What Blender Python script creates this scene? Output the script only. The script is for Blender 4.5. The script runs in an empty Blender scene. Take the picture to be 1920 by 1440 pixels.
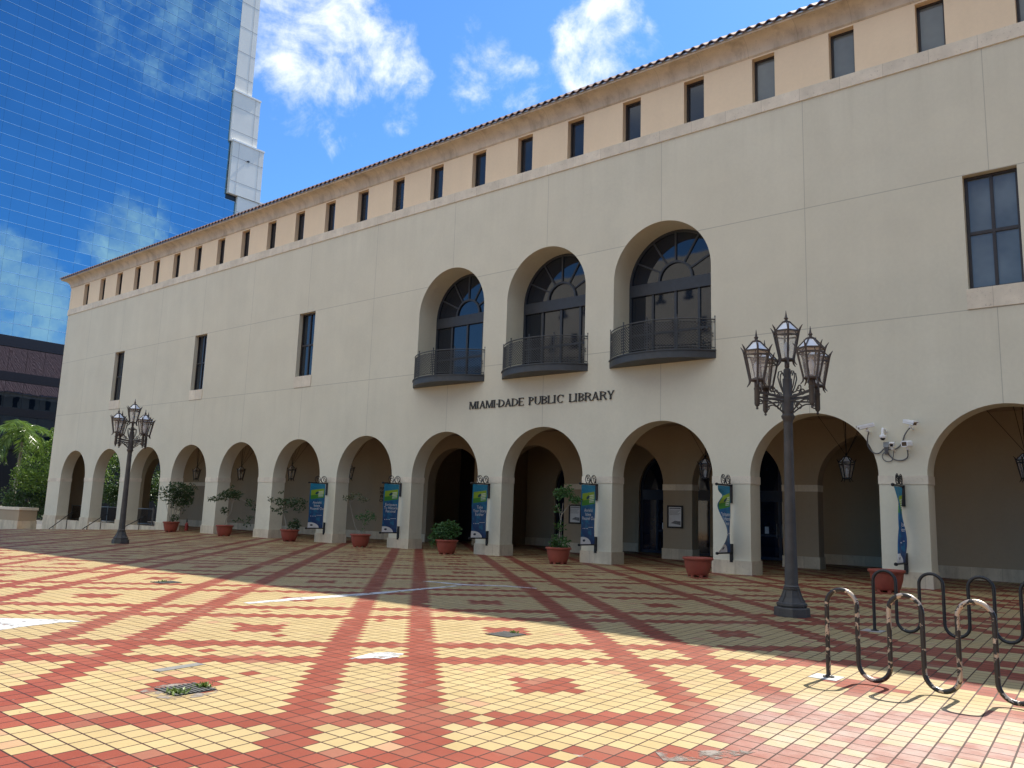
import bpy, bmesh, math, random
from math import sin, cos, pi, radians, sqrt
from mathutils import Vector, Matrix, noise as mnoise
from mathutils.geometry import tessellate_polygon

random.seed(7)
SC = bpy.context.scene
COL = SC.collection
P = 5.0468            # bay spacing of the facade
RA = 1.897            # arch radius
SPR = 3.012           # springing height

# ------------------------------------------------------------------ mesh builder
class MB:
    def __init__(self):
        self.v = []; self.f = []; self.uv = None
    def add(self, vs, fs):
        n = len(self.v)
        self.v += [tuple(p) for p in vs]
        self.f += [tuple(i + n for i in f) for f in fs]
        return self
    def box(self, x0, x1, y0, y1, z0, z1):
        vs = [(x0,y0,z0),(x1,y0,z0),(x1,y1,z0),(x0,y1,z0),(x0,y0,z1),(x1,y0,z1),(x1,y1,z1),(x0,y1,z1)]
        return self.add(vs, [(0,3,2,1),(4,5,6,7),(0,1,5,4),(1,2,6,5),(2,3,7,6),(3,0,4,7)])
    def bar(self, a, b, w, h, up=(0,0,1)):
        a = Vector(a); b = Vector(b); d = (b - a).normalized(); up = Vector(up)
        s = d.cross(up)
        if s.length < 1e-5: s = d.cross(Vector((1,0,0)))
        s.normalize(); u = s.cross(d)
        vs = []
        for p in (a, b):
            for i, j in ((-1,-1),(1,-1),(1,1),(-1,1)):
                vs.append(p + s * (i * w / 2) + u * (j * h / 2))
        return self.add(vs, [(3,2,1,0),(4,5,6,7),(0,1,5,4),(1,2,6,5),(2,3,7,6),(3,0,4,7)])
    def tube(self, pts, r, n=8, closed=False, cap=True):
        pts = [Vector(p) for p in pts]; m = len(pts)
        rs = r if isinstance(r, (list, tuple)) else [r] * m
        ts = []
        for i in range(m):
            if closed: t = pts[(i+1) % m] - pts[i-1]
            else: t = pts[min(i+1, m-1)] - pts[max(i-1, 0)]
            ts.append(t.normalized())
        u = ts[0].cross(Vector((0,0,1)))
        if u.length < 1e-3: u = ts[0].cross(Vector((1,0,0)))
        u.normalize(); vs = []; fs = []
        for i in range(m):
            u = (u - ts[i] * u.dot(ts[i])).normalized(); w = ts[i].cross(u)
            for k in range(n):
                a = 2 * pi * k / n
                vs.append(pts[i] + (u * cos(a) + w * sin(a)) * rs[i])
        rng = m if closed else m - 1
        for i in range(rng):
            j = (i + 1) % m
            for k in range(n):
                l = (k + 1) % n
                fs.append((i*n+k, i*n+l, j*n+l, j*n+k))
        if cap and not closed:
            fs.append(tuple(range(n))[::-1]); fs.append(tuple((m-1)*n + k for k in range(n)))
        return self.add(vs, fs)
    def lathe(self, prof, n=24, c=(0,0,0), rot=0.0):
        vs = []; fs = []
        for r, z in prof:
            for k in range(n):
                a = 2 * pi * k / n + rot
                vs.append((c[0] + r * cos(a), c[1] + r * sin(a), c[2] + z))
        for i in range(len(prof) - 1):
            for k in range(n):
                l = (k + 1) % n
                fs.append((i*n+k, i*n+l, (i+1)*n+l, (i+1)*n+k))
        fs.append(tuple(range(n))[::-1]); fs.append(tuple((len(prof)-1)*n + k for k in range(n)))
        return self.add(vs, fs)
    def plate(self, loops, y0, y1, mp=None, back=True):
        # loops: outer then holes, in (x, z); solid between y0 (front) and y1
        if mp is None: mp = lambda x, y, z: (x, y, z)
        flat = [p for l in loops for p in l]; n = len(flat)
        tris = tessellate_polygon([[Vector((p[0], p[1], 0)) for p in l] for l in loops])
        vs = [mp(p[0], y0, p[1]) for p in flat] + [mp(p[0], y1, p[1]) for p in flat]
        fs = []
        for a, b, c in tris:
            A, B, Cc = flat[a], flat[b], flat[c]
            s = (B[0]-A[0])*(Cc[1]-A[1]) - (B[1]-A[1])*(Cc[0]-A[0])
            if abs(s) < 1e-10: continue
            if s < 0: a, c = c, a
            fs.append((a, b, c))
            if back: fs.append((c + n, b + n, a + n))
        o = 0
        for li, l in enumerate(loops):
            m = len(l)
            ar = sum(l[i][0]*l[(i+1)%m][1] - l[(i+1)%m][0]*l[i][1] for i in range(m))
            fl = (ar > 0) != (li == 0)
            for i in range(m):
                j = (i + 1) % m
                q = (o+i, o+i+n, o+j+n, o+j)
                fs.append(q[::-1] if not fl else q)
            o += m
        return self.add(vs, fs)
    def mesh(self, name, m, smooth=False):
        me = bpy.data.meshes.new(name)
        me.from_pydata(self.v, [], self.f); me.materials.append(m)
        if self.uv is not None:
            l = me.uv_layers.new(name='UVMap')
            for lp in me.loops: l.data[lp.index].uv = self.uv[lp.vertex_index]
        if smooth:
            for p in me.polygons: p.use_smooth = True
            try: me.set_sharp_from_angle(angle=radians(38))
            except Exception: pass
        me.update()
        return me
    def build(self, name, m, parent=None, smooth=False):
        o = bpy.data.objects.new(name, self.mesh(name, m, smooth)); COL.objects.link(o)
        if parent is not None:
            o.parent = parent
            o.matrix_parent_inverse = Matrix.Translation(parent.location).inverted() if parent.get('world') else Matrix.Identity(4)
            if parent.parent is not None and parent.get('world') is None: pass
        return o

def thing(name, label, cat, loc=(0,0,0), rz=0.0, group=None, world=False):
    o = bpy.data.objects.new(name, None); COL.objects.link(o)
    o.empty_display_size = .2; o.location = loc; o.rotation_euler = (0,0,rz)
    o['label'] = label; o['category'] = cat
    if group: o['group'] = group
    if world: o['world'] = 1
    return o
def tag(o, label, cat, group=None):
    o['label'] = label; o['category'] = cat
    if group: o['group'] = group
    return o
def struct(o, kind='structure'):
    o['kind'] = kind; return o
def sub(o, parent):
    # sub-part of a part whose mesh shares its space
    o.parent = parent; o.matrix_parent_inverse = Matrix.Identity(4); return o
def copy_tree(o, parent=None, loc=None, rz=None):
    c = o.copy(); COL.objects.link(c)
    if parent is not None: c.parent = parent
    if loc is not None: c.location = loc
    if rz is not None: c.rotation_euler = (0,0,rz)
    for ch in list(o.children): copy_tree(ch, c)
    return c

# ------------------------------------------------------------------ node helpers
class NT:
    def __init__(self, tree):
        self.t = tree; self.n = tree.nodes; self.l = tree.links
    def node(self, typ, **kw):
        x = self.n.new(typ)
        for k, v in kw.items(): setattr(x, k, v)
        return x
    def put(self, sock, v):
        if hasattr(v, 'bl_idname') or isinstance(v, bpy.types.NodeSocket): self.l.new(v, sock)
        else: sock.default_value = v
    def m(self, op, a, b=0.0, c=None):
        x = self.node('ShaderNodeMath', operation=op)
        self.put(x.inputs[0], a); self.put(x.inputs[1], b)
        if c is not None: self.put(x.inputs[2], c)
        return x.outputs[0]
    def clamp(self, a):
        x = self.node('ShaderNodeClamp'); self.put(x.inputs[0], a); return x.outputs[0]
    def mr(self, v, a, b, c=0.0, d=1.0, smooth=False):
        x = self.node('ShaderNodeMapRange')
        if smooth: x.interpolation_type = 'SMOOTHSTEP'
        for i, q in enumerate((v, a, b, c, d)): self.put(x.inputs[i], q)
        return x.outputs[0]
    def mix(self, f, a, b, mode='MIX'):
        x = self.node('ShaderNodeMix', data_type='RGBA', blend_type=mode)
        self.put(x.inputs[0], f)
        for s, v in ((x.inputs[6], a), (x.inputs[7], b)):
            if isinstance(v, (tuple, list)) and len(v) == 3: v = (*v, 1)
            self.put(s, v)
        return x.outputs[2]
    def noise(self, vec, scale, detail=4.0, rough=.55, dist=0.0, out=0):
        x = self.node('ShaderNodeTexNoise')
        if vec is not None: self.l.new(vec, x.inputs['Vector'])
        x.inputs['Scale'].default_value = scale; x.inputs['Detail'].default_value = detail
        x.inputs['Roughness'].default_value = rough; x.inputs['Distortion'].default_value = dist
        return x.outputs[out]
    def sep(self, v):
        x = self.node('ShaderNodeSeparateXYZ'); self.l.new(v, x.inputs[0]); return x.outputs
    def comb(self, a, b, c=0.0):
        x = self.node('ShaderNodeCombineXYZ')
        for i, q in enumerate((a, b, c)): self.put(x.inputs[i], q)
        return x.outputs[0]
    def vm(self, op, a, b=None, scale=None):
        x = self.node('ShaderNodeVectorMath', operation=op)
        self.put(x.inputs[0], a)
        if b is not None: self.put(x.inputs[1], b)
        if scale is not None: self.put(x.inputs['Scale'], scale)
        return x

def newmat(name):
    m = bpy.data.materials.new(name); m.use_nodes = True
    t = NT(m.node_tree); b = m.node_tree.nodes['Principled BSDF']
    return m, t, b
def objco(t): return t.node('ShaderNodeTexCoord').outputs['Object']
def bump(t, b, h, strength=.3, dist=.02):
    x = t.node('ShaderNodeBump'); x.inputs['Strength'].default_value = strength; x.inputs['Distance'].default_value = dist
    t.l.new(h, x.inputs['Height']); t.l.new(x.outputs[0], b.inputs['Normal'])
def simple(name, c, rough=.6, metal=0.0, var=.12, scale=6.0, spec=.5, bmp=0.0, bscale=40.0):
    m, t, b = newmat(name); co = objco(t)
    n = t.noise(co, scale, 5)
    f = t.mr(n, .3, .7, 1 - var, 1 + var)
    x = t.vm('SCALE', (c[0], c[1], c[2]), scale=f)
    t.l.new(x.outputs[0], b.inputs['Base Color'])
    b.inputs['Roughness'].default_value = rough; b.inputs['Metallic'].default_value = metal
    b.inputs['Specular IOR Level'].default_value = spec
    if bmp: bump(t, b, t.noise(co, bscale, 4), bmp)
    return m

# ---- stucco with panel joints
def stucco(name, c, joints):
    m, t, b = newmat(name); co = objco(t); s = t.sep(co)
    n1 = t.noise(co, .45, 6, .6); n2 = t.noise(co, 9, 6, .65)
    st = t.noise(t.vm('MULTIPLY', co, (1.3, 1.3, .13)).outputs[0], 1.0, 5, .6)
    f = t.m('MULTIPLY', t.mr(n1, .3, .7, .94, 1.05), t.mr(n2, .3, .7, .97, 1.03))
    f = t.m('MULTIPLY', f, t.mr(st, .3, .72, .965, 1.02))
    base = t.vm('SCALE', c, scale=f).outputs[0]
    if joints:
        sk = t.noise(t.vm('MULTIPLY', co, (2.6, 2.6, .10)).outputs[0], 1.0, 6, .7)
        g1 = t.m('MULTIPLY', t.mr(s[2], 12.6, 14.95), t.mr(sk, .50, .66))
        g2 = t.m('MULTIPLY', t.mr(s[2], 1.6, .3), t.mr(t.noise(co, 1.7, 6, .7), .45, .68))
        g3 = t.m('MULTIPLY', t.m('MULTIPLY', t.mr(s[2], 5.6, 7.4), t.m('LESS_THAN', s[2], 7.5)), t.mr(sk, .55, .68))
        g = t.m('MAXIMUM', t.m('MULTIPLY', g1, .15), t.m('MAXIMUM', t.m('MULTIPLY', g2, .34), t.m('MULTIPLY', g3, .14)))
        base = t.mix(g, base, (c[0]*.55, c[1]*.53, c[2]*.5))
        pt = t.mr(t.noise(t.vm('MULTIPLY', co, (.5, .5, .8)).outputs[0], 1.0, 2, .4), .60, .63)
        pid = t.comb(t.m('FLOOR', t.m('DIVIDE', s[0], P)), t.m('ADD', t.m('GREATER_THAN', s[2], 11.37), t.m('GREATER_THAN', s[2], 7.505)))
        pw_ = t.node('ShaderNodeTexWhiteNoise', noise_dimensions='2D'); t.l.new(pid, pw_.inputs['Vector'])
        base = t.vm('SCALE', base, scale=t.mr(pw_.outputs['Value'], 0, 1, .978, 1.012)).outputs[0]
        base = t.mix(t.m('MULTIPLY', pt, .18), base, (c[0]*1.06, c[1]*1.05, c[2]*1.02))
    tint = t.mix(t.mr(t.noise(co, .16, 3), .35, .65), base, (c[0]*1.0, c[1]*.965, c[2]*.93), 'MIX')
    col = t.mix(.35, base, tint)
    h = t.noise(co, 55, 5, .6)
    if joints:
        ny = t.sep(t.node('ShaderNodeNewGeometry').outputs['True Normal'])
        fr = t.m('LESS_THAN', ny[1], -.9)
        fx = t.m('FLOORED_MODULO', t.m('ADD', s[0], P/2), P)
        jv = t.m('LESS_THAN', t.m('ABSOLUTE', t.m('SUBTRACT', fx, P/2)), .010)
        jh = t.m('MAXIMUM', t.m('LESS_THAN', t.m('ABSOLUTE', t.m('SUBTRACT', s[2], 11.37)), .0125),
                 t.m('LESS_THAN', t.m('ABSOLUTE', t.m('SUBTRACT', s[2], 7.505)), .0125))
        jv = t.m('MULTIPLY', jv, t.m('GREATER_THAN', s[2], 4.9))
        j = t.m('MULTIPLY', fr, t.m('MAXIMUM', jv, jh))
        col = t.mix(t.m('MULTIPLY', j, .55), col, (c[0]*.42, c[1]*.42, c[2]*.44))
    t.l.new(col, b.inputs['Base Color']); b.inputs['Roughness'].default_value = .85
    b.inputs['Specular IOR Level'].default_value = .25
    bump(t, b, h, .22, .012)
    return m
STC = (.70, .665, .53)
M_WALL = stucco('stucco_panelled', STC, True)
M_WALLP = stucco('stucco_plain', (.40, .325, .225), False)  # facade paint darkened in its colour for the arcade's shade
M_CLER = stucco('peach_stucco', (.86, .70, .49), False)

def coral(name, c, joint=1.25, stain=.0):
    m, t, b = newmat(name); co = objco(t); s = t.sep(co)
    n1 = t.noise(co, 1.6, 6, .65); n2 = t.noise(co, 16, 5, .7)
    ix = t.m('FLOOR', t.m('DIVIDE', s[0], joint))
    wn = t.node('ShaderNodeTexWhiteNoise', noise_dimensions='1D'); t.l.new(ix, wn.inputs['W'])
    f = t.m('MULTIPLY', t.mr(n1, .3, .7, .84, 1.1), t.mr(wn.outputs[0], 0, 1, .92, 1.05))
    col = t.vm('SCALE', c, scale=f).outputs[0]
    pit = t.mr(n2, .60, .69)
    col = t.mix(t.m('MULTIPLY', pit, .55), col, (c[0]*.42, c[1]*.38, c[2]*.36))
    st = t.noise(t.vm('MULTIPLY', co, (1.6, 1.6, .25)).outputs[0], 1.1, 5, .65)
    col = t.mix(t.m('MULTIPLY', t.mr(st, .5, .72), stain), col, (c[0]*.32, c[1]*.29, c[2]*.27))
    fx = t.m('FLOORED_MODULO', s[0], joint)
    j = t.m('LESS_THAN', fx, .014)
    col = t.mix(t.m('MULTIPLY', j, .45), col, (c[0]*.4, c[1]*.38, c[2]*.35))
    t.l.new(col, b.inputs['Base Color']); b.inputs['Roughness'].default_value = .9
    b.inputs['Specular IOR Level'].default_value = .2
    bump(t, b, t.m('SUBTRACT', n1, pit), .35, .015)
    return m
M_BAND = coral('coral_stone', (.78, .70, .56), 1.26, .10)
M_CORN = coral('cornice_stone', (.66, .57, .44), 1.68, .5)
M_PLIN = coral('plinth_stone', (.67, .585, .44), .9, .5)

def glass_dark(name, c, rough=.03, ior=2.1):
    m, t, b = newmat(name); co = objco(t)
    n = t.noise(co, .8, 3)
    t.l.new(t.vm('SCALE', c, scale=t.mr(n, .3, .7, .7, 1.3)).outputs[0], b.inputs['Base Color'])
    b.inputs['Roughness'].default_value = rough; b.inputs['IOR'].default_value = ior
    bump(t, b, t.noise(co, .9, 2), .03, .05)
    return m
M_GLASS = glass_dark('window_glass', (.006, .012, .024), .03, 1.65)
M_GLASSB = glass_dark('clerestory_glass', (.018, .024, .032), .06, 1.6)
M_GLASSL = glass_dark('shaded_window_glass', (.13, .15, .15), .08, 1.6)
M_DGLASS = glass_dark('door_glass', (.01, .018, .04), .04, 1.7)
M_FRAME = simple('dark_bronze_frame', (.045, .036, .032), .45, .3, .15)
M_FRNAVY = simple('charcoal_frame', (.038, .044, .054), .5, .05, .12)
M_NAVY = simple('navy_door_frame', (.012, .02, .045), .4, .2, .12)
M_IRON = simple('balcony_iron', (.055, .06, .064), .55, .1, .15)
M_LAMP = simple('lamp_iron', (.07, .064, .058), .6, .05, .25, 4, .5, .15, 60)
M_LANT = simple('lantern_bronze', (.075, .06, .05), .55, .1, .25, 8)
M_BLACK = simple('black_iron', (.012, .012, .013), .5, .2)
M_WHITE = simple('white_plastic', (.86, .87, .87), .4, 0, .06)
M_LENS = glass_dark('camera_lens', (.01, .01, .012), .05, 1.6)
M_CABLE = simple('grey_conduit', (.11, .11, .115), .55)
M_POT = simple('terracotta_plastic', (.30, .07, .045), .5, 0, .14, 3, .4)
M_SOIL = simple('potting_soil', (.05, .035, .025), .95, 0, .3, 30)
M_BARK = simple('grey_bark', (.30, .27, .22), .85, 0, .25, 20)
M_TBARK = simple('tree_bark', (.16, .12, .085), .9, 0, .3, 6)
M_CONC = simple('tower_concrete', (.84, .80, .71), .85, 0, .05, .25, .3)
M_CAP = simple('sunlit_coping', (.85, .85, .82), .7, 0, .05)  # white colour paints sunlight on the tower's ledge edges
M_JOINT = simple('panel_joint', (.36, .355, .34), .8)
M_DARKB = simple('dark_spandrel', (.012, .012, .014), .35, 0, .1)
M_MULL = simple('tower_mullion', (.56, .74, .88), .3, 1.0, .08, .4)
M_STEEL = simple('galvanised_rail', (.30, .31, .31), .5, .5, .12)
M_LETTER = simple('dark_metal_letters', (.05, .046, .042), .5, .3)
M_PAPER = simple('poster_paper', (.70, .71, .70), .5, 0, .05)
M_PRINT = simple('poster_print', (.18, .18, .18), .6, 0, .3, 14)
M_WPRINT = simple('white_print', (.80, .82, .84), .6, 0, .04)
M_DPRINT = simple('navy_print', (.02, .03, .08), .6, 0, .1)
M_RED = simple('red_enamel', (.30, .03, .025), .4)
M_GUT = simple('metal_gutter', (.42, .43, .45), .4, .6, .1)
M_CEIL = simple('arcade_ceiling_plaster', (.40, .315, .22), .9, 0, .08, 1.5)  # colour lowered too, to carry the shade under the arcade
M_MORTAR = simple('grey_mortar', (.17, .165, .155), .9, 0, .2, 20)
M_TAN = simple('opposite_stucco', (.36, .34, .29), .9, 0, .06, .5)

def tower_glass():
    m, t, b = newmat('mirror_glass'); co = objco(t)
    n = t.noise(co, .22, 3)
    t.l.new(t.vm('SCALE', (.185, .36, .475), scale=t.mr(n, .3, .7, .95, 1.04)).outputs[0], b.inputs['Base Color'])
    b.inputs['Metallic'].default_value = 1.0; b.inputs['Roughness'].default_value = .012
    bump(t, b, t.noise(co, .55, 2, .5, .3), .035, .05)
    return m
M_TGLASS = tower_glass()
M_JMULL = simple('dark_blue_seal', (.03, .08, .14), .4)

def lantern_glass():
    m, t, b = newmat('clear_lantern_glass'); co = objco(t)
    n = t.noise(co, 7, 4)
    t.l.new(t.vm('SCALE', (.84, .83, .80), scale=t.mr(n, .3, .7, .85, 1.05)).outputs[0], b.inputs['Base Color'])
    b.inputs['Roughness'].default_value = .12
    t.l.new(t.mr(n, .3, .7, .14, .32), b.inputs['Alpha'])
    return m
M_LGLASS = lantern_glass()
M_RGLASS = simple('sky_reflect_roof_glass', (.85, .85, .84), .3, .15, .05)  # white base paints the sky's reflection onto the lantern roof panes

def roof_tile():
    m, t, b = newmat('clay_roof_tile'); co = objco(t)
    n = t.noise(co, 1.2, 5, .6); n2 = t.noise(co, 7, 4)
    col = t.mix(t.mr(n, .3, .7), (.17, .085, .068), (.13, .075, .065))
    col = t.mix(t.mr(n2, .55, .7), col, (.27, .18, .14))
    t.l.new(col, b.inputs['Base Color']); b.inputs['Roughness'].default_value = .8
    return m
M_TILE = roof_tile()

def leafmat(name, c, c2, rough=.5, trans=.25):
    m, t, b = newmat(name); co = objco(t)
    oi = t.node('ShaderNodeNewGeometry').outputs['Random Per Island']
    n = t.noise(co, 1.3, 3)
    f = t.m('ADD', t.m('MULTIPLY', oi, .6), t.m('MULTIPLY', t.mr(n, .3, .7), .4))
    t.l.new(t.mix(f, c, c2), b.inputs['Base Color']); b.inputs['Roughness'].default_value = rough
    b.inputs['Subsurface Weight'].default_value = 0
    out = t.n['Material Output']
    tr = t.node('ShaderNodeBsdfTranslucent'); t.l.new(t.mix(.5, t.mix(f, c, c2), (.12,.18,.02)), tr.inputs[0])
    mx = t.node('ShaderNodeMixShader'); mx.inputs[0].default_value = trans
    t.l.new(b.outputs[0], mx.inputs[1]); t.l.new(tr.outputs[0], mx.inputs[2]); t.l.new(mx.outputs[0], out.inputs[0])
    return m
M_LEAF = leafmat('shrub_leaves', (.025, .055, .02), (.06, .10, .035))
M_LEAFP = leafmat('pale_shrub_leaves', (.07, .09, .045), (.12, .13, .07))
M_LEAFG = leafmat('bright_shrub_leaves', (.03, .10, .025), (.07, .16, .04))
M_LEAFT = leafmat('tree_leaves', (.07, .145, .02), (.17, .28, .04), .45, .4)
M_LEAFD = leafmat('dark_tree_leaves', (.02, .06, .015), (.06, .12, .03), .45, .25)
M_PALM = leafmat('palm_leaves', (.08, .165, .03), (.19, .28, .06), .28, .4)
M_WEED = leafmat('weed_leaves', (.08, .16, .03), (.18, .24, .06))

# ---- plaza tile
def plaza_mat():
    m, t, b = newmat('plaza_tile'); co = objco(t); s = t.sep(co)
    x = t.m('SUBTRACT', s[0], 59.221); y = t.m('SUBTRACT', s[1], -20.618)
    p = t.m('ADD', t.m('MULTIPLY', x, 5.7774), t.m('MULTIPLY', y, .3605))
    q = t.m('ADD', t.m('MULTIPLY', x, .02387), t.m('MULTIPLY', y, 5.5831))
    I = t.m('ROUND', p); J = t.m('ROUND', q)
    u = t.m('FLOORED_MODULO', t.m('MULTIPLY', t.m('ADD', I, J), .5), 14.0)
    v = t.m('FLOORED_MODULO', t.m('MULTIPLY', t.m('SUBTRACT', J, I), .5), 14.0)
    def near(a, c, w): return t.m('LESS_THAN', t.m('ABSOLUTE', t.m('SUBTRACT', a, c)), w)
    red = near(u, 3, .6)
    for a in (near(u, 13, .6), near(v, 3, .6), near(v, 13, .6), t.m('MULTIPLY', near(u, 8, 1.2), near(v, 8, 1.2))):
        red = t.m('MAXIMUM', red, a)
    wn = t.node('ShaderNodeTexWhiteNoise', noise_dimensions='2D'); t.l.new(t.comb(I, J), wn.inputs['Vector'])
    r1 = wn.outputs['Value']; wc = t.sep(wn.outputs['Color'])
    # a few replaced tiles
    swap = t.m('GREATER_THAN', wc[1], .992)
    red = t.m('ABSOLUTE', t.m('SUBTRACT', red, swap))
    big = t.noise(co, .35, 5, .6); fine = t.noise(co, 60, 4, .6); med = t.noise(co, 3.2, 5, .65)
    yel = t.mix(r1, (.375, .282, .135), (.405, .312, .158))
    rd = t.mix(wc[2], (.208, .047, .026), (.246, .064, .038))
    rd = t.mix(t.mr(wc[0], .90, .98), rd, (.26, .105, .065))
    yel = t.mix(t.mr(wc[0], .93, .99), yel, (.38, .225, .13))
    col = t.mix(red, yel, rd)
    f = t.m('MULTIPLY', t.mr(big, .3, .7, .93, 1.05), t.m('MULTIPLY', t.mr(fine, .3, .7, .95, 1.05), t.mr(med, .3, .7, .95, 1.04)))
    col = t.vm('SCALE', col, scale=f).outputs[0]
    # sun-bleached tiles near the bike rack, with sun glare painted pale
    dx = t.m('DIVIDE', t.m('SUBTRACT', s[0], 62.2), 1.9); dy = t.m('DIVIDE', t.m('SUBTRACT', s[1], -17.2), 2.1)
    rr = t.m('ADD', t.m('MULTIPLY', dx, dx), t.m('MULTIPLY', dy, dy))
    bleach_glare = t.m('MULTIPLY', t.mr(rr, 1.0, .1, 0, 1, True), t.mr(med, .3, .65, .15, .62))
    col = t.mix(bleach_glare, col, (.43, .365, .325))
    stain = t.m('MULTIPLY', t.mr(t.noise(co, .9, 6, .7, .4), .62, .76), .35)
    col = t.mix(stain, col, (.40, .29, .21))
    gum = t.mr(t.noise(co, 13, 3, .5, .2), .735, .76)
    col = t.mix(t.m('MULTIPLY', gum, .6), col, (.07, .05, .04))
    dirt = t.m('MULTIPLY', t.mr(t.noise(co, .22, 6, .7, .6), .52, .72), .28)
    col = t.mix(dirt, col, (.22, .14, .09))
    ex = t.m('ABSOLUTE', t.m('SUBTRACT', p, I)); ey = t.m('ABSOLUTE', t.m('SUBTRACT', q, J))
    e = t.m('MAXIMUM', ex, ey)
    gr = t.mr(e, .455, .466)
    gcol = t.mix(t.mr(t.noise(co, 1.1, 6, .7), .66, .72), (.042, .018, .013), (.34, .31, .28))
    col = t.mix(gr, col, gcol)
    t.l.new(col, b.inputs['Base Color'])
    t.l.new(t.mr(t.noise(co, 2.0, 5), .3, .7, .42, .62), b.inputs['Roughness'])
    b.inputs['Specular IOR Level'].default_value = .2
    tilt = t.m('MULTIPLY', r1, .12)
    bump(t, b, t.m('ADD', t.m('MULTIPLY', gr, -1.0), t.m('ADD', tilt, t.m('MULTIPLY', fine, .15))), .35, .006)
    return m
M_PLAZA = plaza_mat()
def ground_mat():
    m, t, b = newmat('street_asphalt'); co = objco(t)
    n = t.noise(co, .08, 5); n2 = t.noise(co, 8, 5)
    col = t.vm('SCALE', t.mix(t.mr(n, .4, .6), (.07, .07, .068), (.10, .095, .085)), scale=t.mr(n2, .3, .7, .85, 1.15)).outputs[0]
    t.l.new(col, b.inputs['Base Color']); b.inputs['Roughness'].default_value = .9
    return m
M_GROUND = ground_mat()

# ---- bike rack paint chipped to metal
def rack_mat(name, amount):
    m, t, b = newmat(name); co = objco(t)
    n = t.noise(co, 7.5, 6, .62, .6)
    ch = t.mr(n, amount, amount + .015)
    n2 = t.noise(co, 14, 4)
    metal = t.mix(n2, (.42, .33, .25), (.55, .47, .39))
    col = t.mix(ch, (.022, .021, .021), metal)
    t.l.new(col, b.inputs['Base Color'])
    t.l.new(t.m('MULTIPLY', ch, .55), b.inputs['Metallic'])
    b.inputs['Roughness'].default_value = .36
    bump(t, b, t.m('MULTIPLY', ch, -1.0), .3, .003)
    return m
M_RACK = rack_mat('chipped_black_paint', .535)
M_RACKB = rack_mat('worn_black_paint', .68)

# ================================================================== ground and plaza
def gz(x):
    return 0.0 if x > 17.7 else -.62 * (17.7 - x) / 16.5
mb = MB(); mb.add([(-2500,-2500,-.95),(2500,-2500,-.95),(2500,2500,-.95),(-2500,2500,-.95)], [(0,1,2,3)])
struct(mb.build('ground', M_GROUND))
mb = MB()
xs = [-6, 1, 6, 12, 17.7, 24, 40, 60, 80, 130]
for i in range(len(xs) - 1):
    a, b_ = xs[i], xs[i+1]
    mb.add([(a,-55,gz(a)),(b_,-55,gz(b_)),(b_,0.03,gz(b_)),(a,0.03,gz(a))], [(0,1,2,3)])
mb.add([(17.7,.03,0),(130,.03,0),(130,14,0),(17.7,14,0)], [(0,1,2,3)])
struct(mb.build('plaza', M_PLAZA))
mb = MB(); mb.box(1.1, 17.69, .05, 14, -.9, .0)
struct(mb.build('arcade_floor', M_PLAZA))

# ================================================================== library building
LIB = thing('library_building', 'long cream stucco library with ground floor arcade and red tile roof', 'building', (1.1, 0, 0), world=True)
def lib(mb, name, m, smooth=False): return mb.build(name, m, LIB, smooth)
X0, X1 = 1.1, 14.62 * P
def arch_pts(cx, r, zs, n=40):
    return [(cx - r * cos(pi * i / n), zs + r * sin(pi * i / n)) for i in range(n + 1)]
NB = 14
# front wall, ground to belt course
outer = [(X0, -.9)]
for k in range(1, NB + 1):
    outer += [(k*P - RA, -.9)] + arch_pts(k*P, RA, SPR) + [(k*P + RA, -.9)]
outer += [(X1, -.9), (X1, 14.985), (X0, 14.985)]
holes = []
for k in (2, 4, 6, 12, 14):
    holes.append([(k*P-.655, 8.09), (k*P+.655, 8.09), (k*P+.655, 11.36), (k*P-.655, 11.36)])
for k in (8, 9, 10):
    a = arch_pts(k*P - .03, 1.905, 10.10)
    holes.append([(a[0][0], 7.12), (a[-1][0], 7.12)] + a[::-1])
mb = MB(); mb.plate([outer] + holes, 0, .75)
lib(mb, 'wall', M_WALL)
# clerestory wall
outer = [(X0, 15.40)]
cw = []
q = .75
while q * P < X1 - .5:
    cw.append(q * P); q += .5
holes = [[(x-.385, 15.405), (x+.385, 15.405), (x+.385, 17.0), (x-.385, 17.0)] for x in cw]
mb = MB(); mb.plate([[(X0, 15.40), (X1, 15.40), (X1, 17.30), (X0, 17.30)]] + holes, 0.004, .55)
lib(mb, 'clerestory_wall', M_CLER)
# belt course
mb = MB(); mb.box(X0-.045, X1, -.045, .6, 14.985, 15.40)
lib(mb, 'belt_course', M_BAND)
# cornice: cavetto swept along front and left end
prof = [(0.0, 17.05)]
for i in range(11):
    a = i / 10 * pi / 2
    prof.append((.05 + .50 * (1 - cos(a)), 17.10 + .50 * sin(a)))
prof += [(.56, 17.62), (.56, 17.66), (-.2, 17.66)]
def sweep(mb, prof, xl=X0):
    vs = []; fs = []; n = len(prof)
    for o, z in prof: vs.append((X1, -o, z))
    for o, z in prof: vs.append((xl - o, -o, z))
    for o, z in prof: vs.append((xl - o, 79.5 + o, z))
    for r in range(2):
        for i in range(n - 1):
            fs.append((r*n+i, (r+1)*n+i, (r+1)*n+i+1, r*n+i+1))
    return mb.add(vs, [f[::-1] for f in fs])
mb = MB(); sweep(mb, prof); lib(mb, 'cornice', M_CORN, True)
mb = MB(); sweep(mb, [(.50, 17.662), (.60, 17.662), (.60, 17.715), (.40, 17.715)]); lib(mb, 'gutter', M_GUT)
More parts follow.
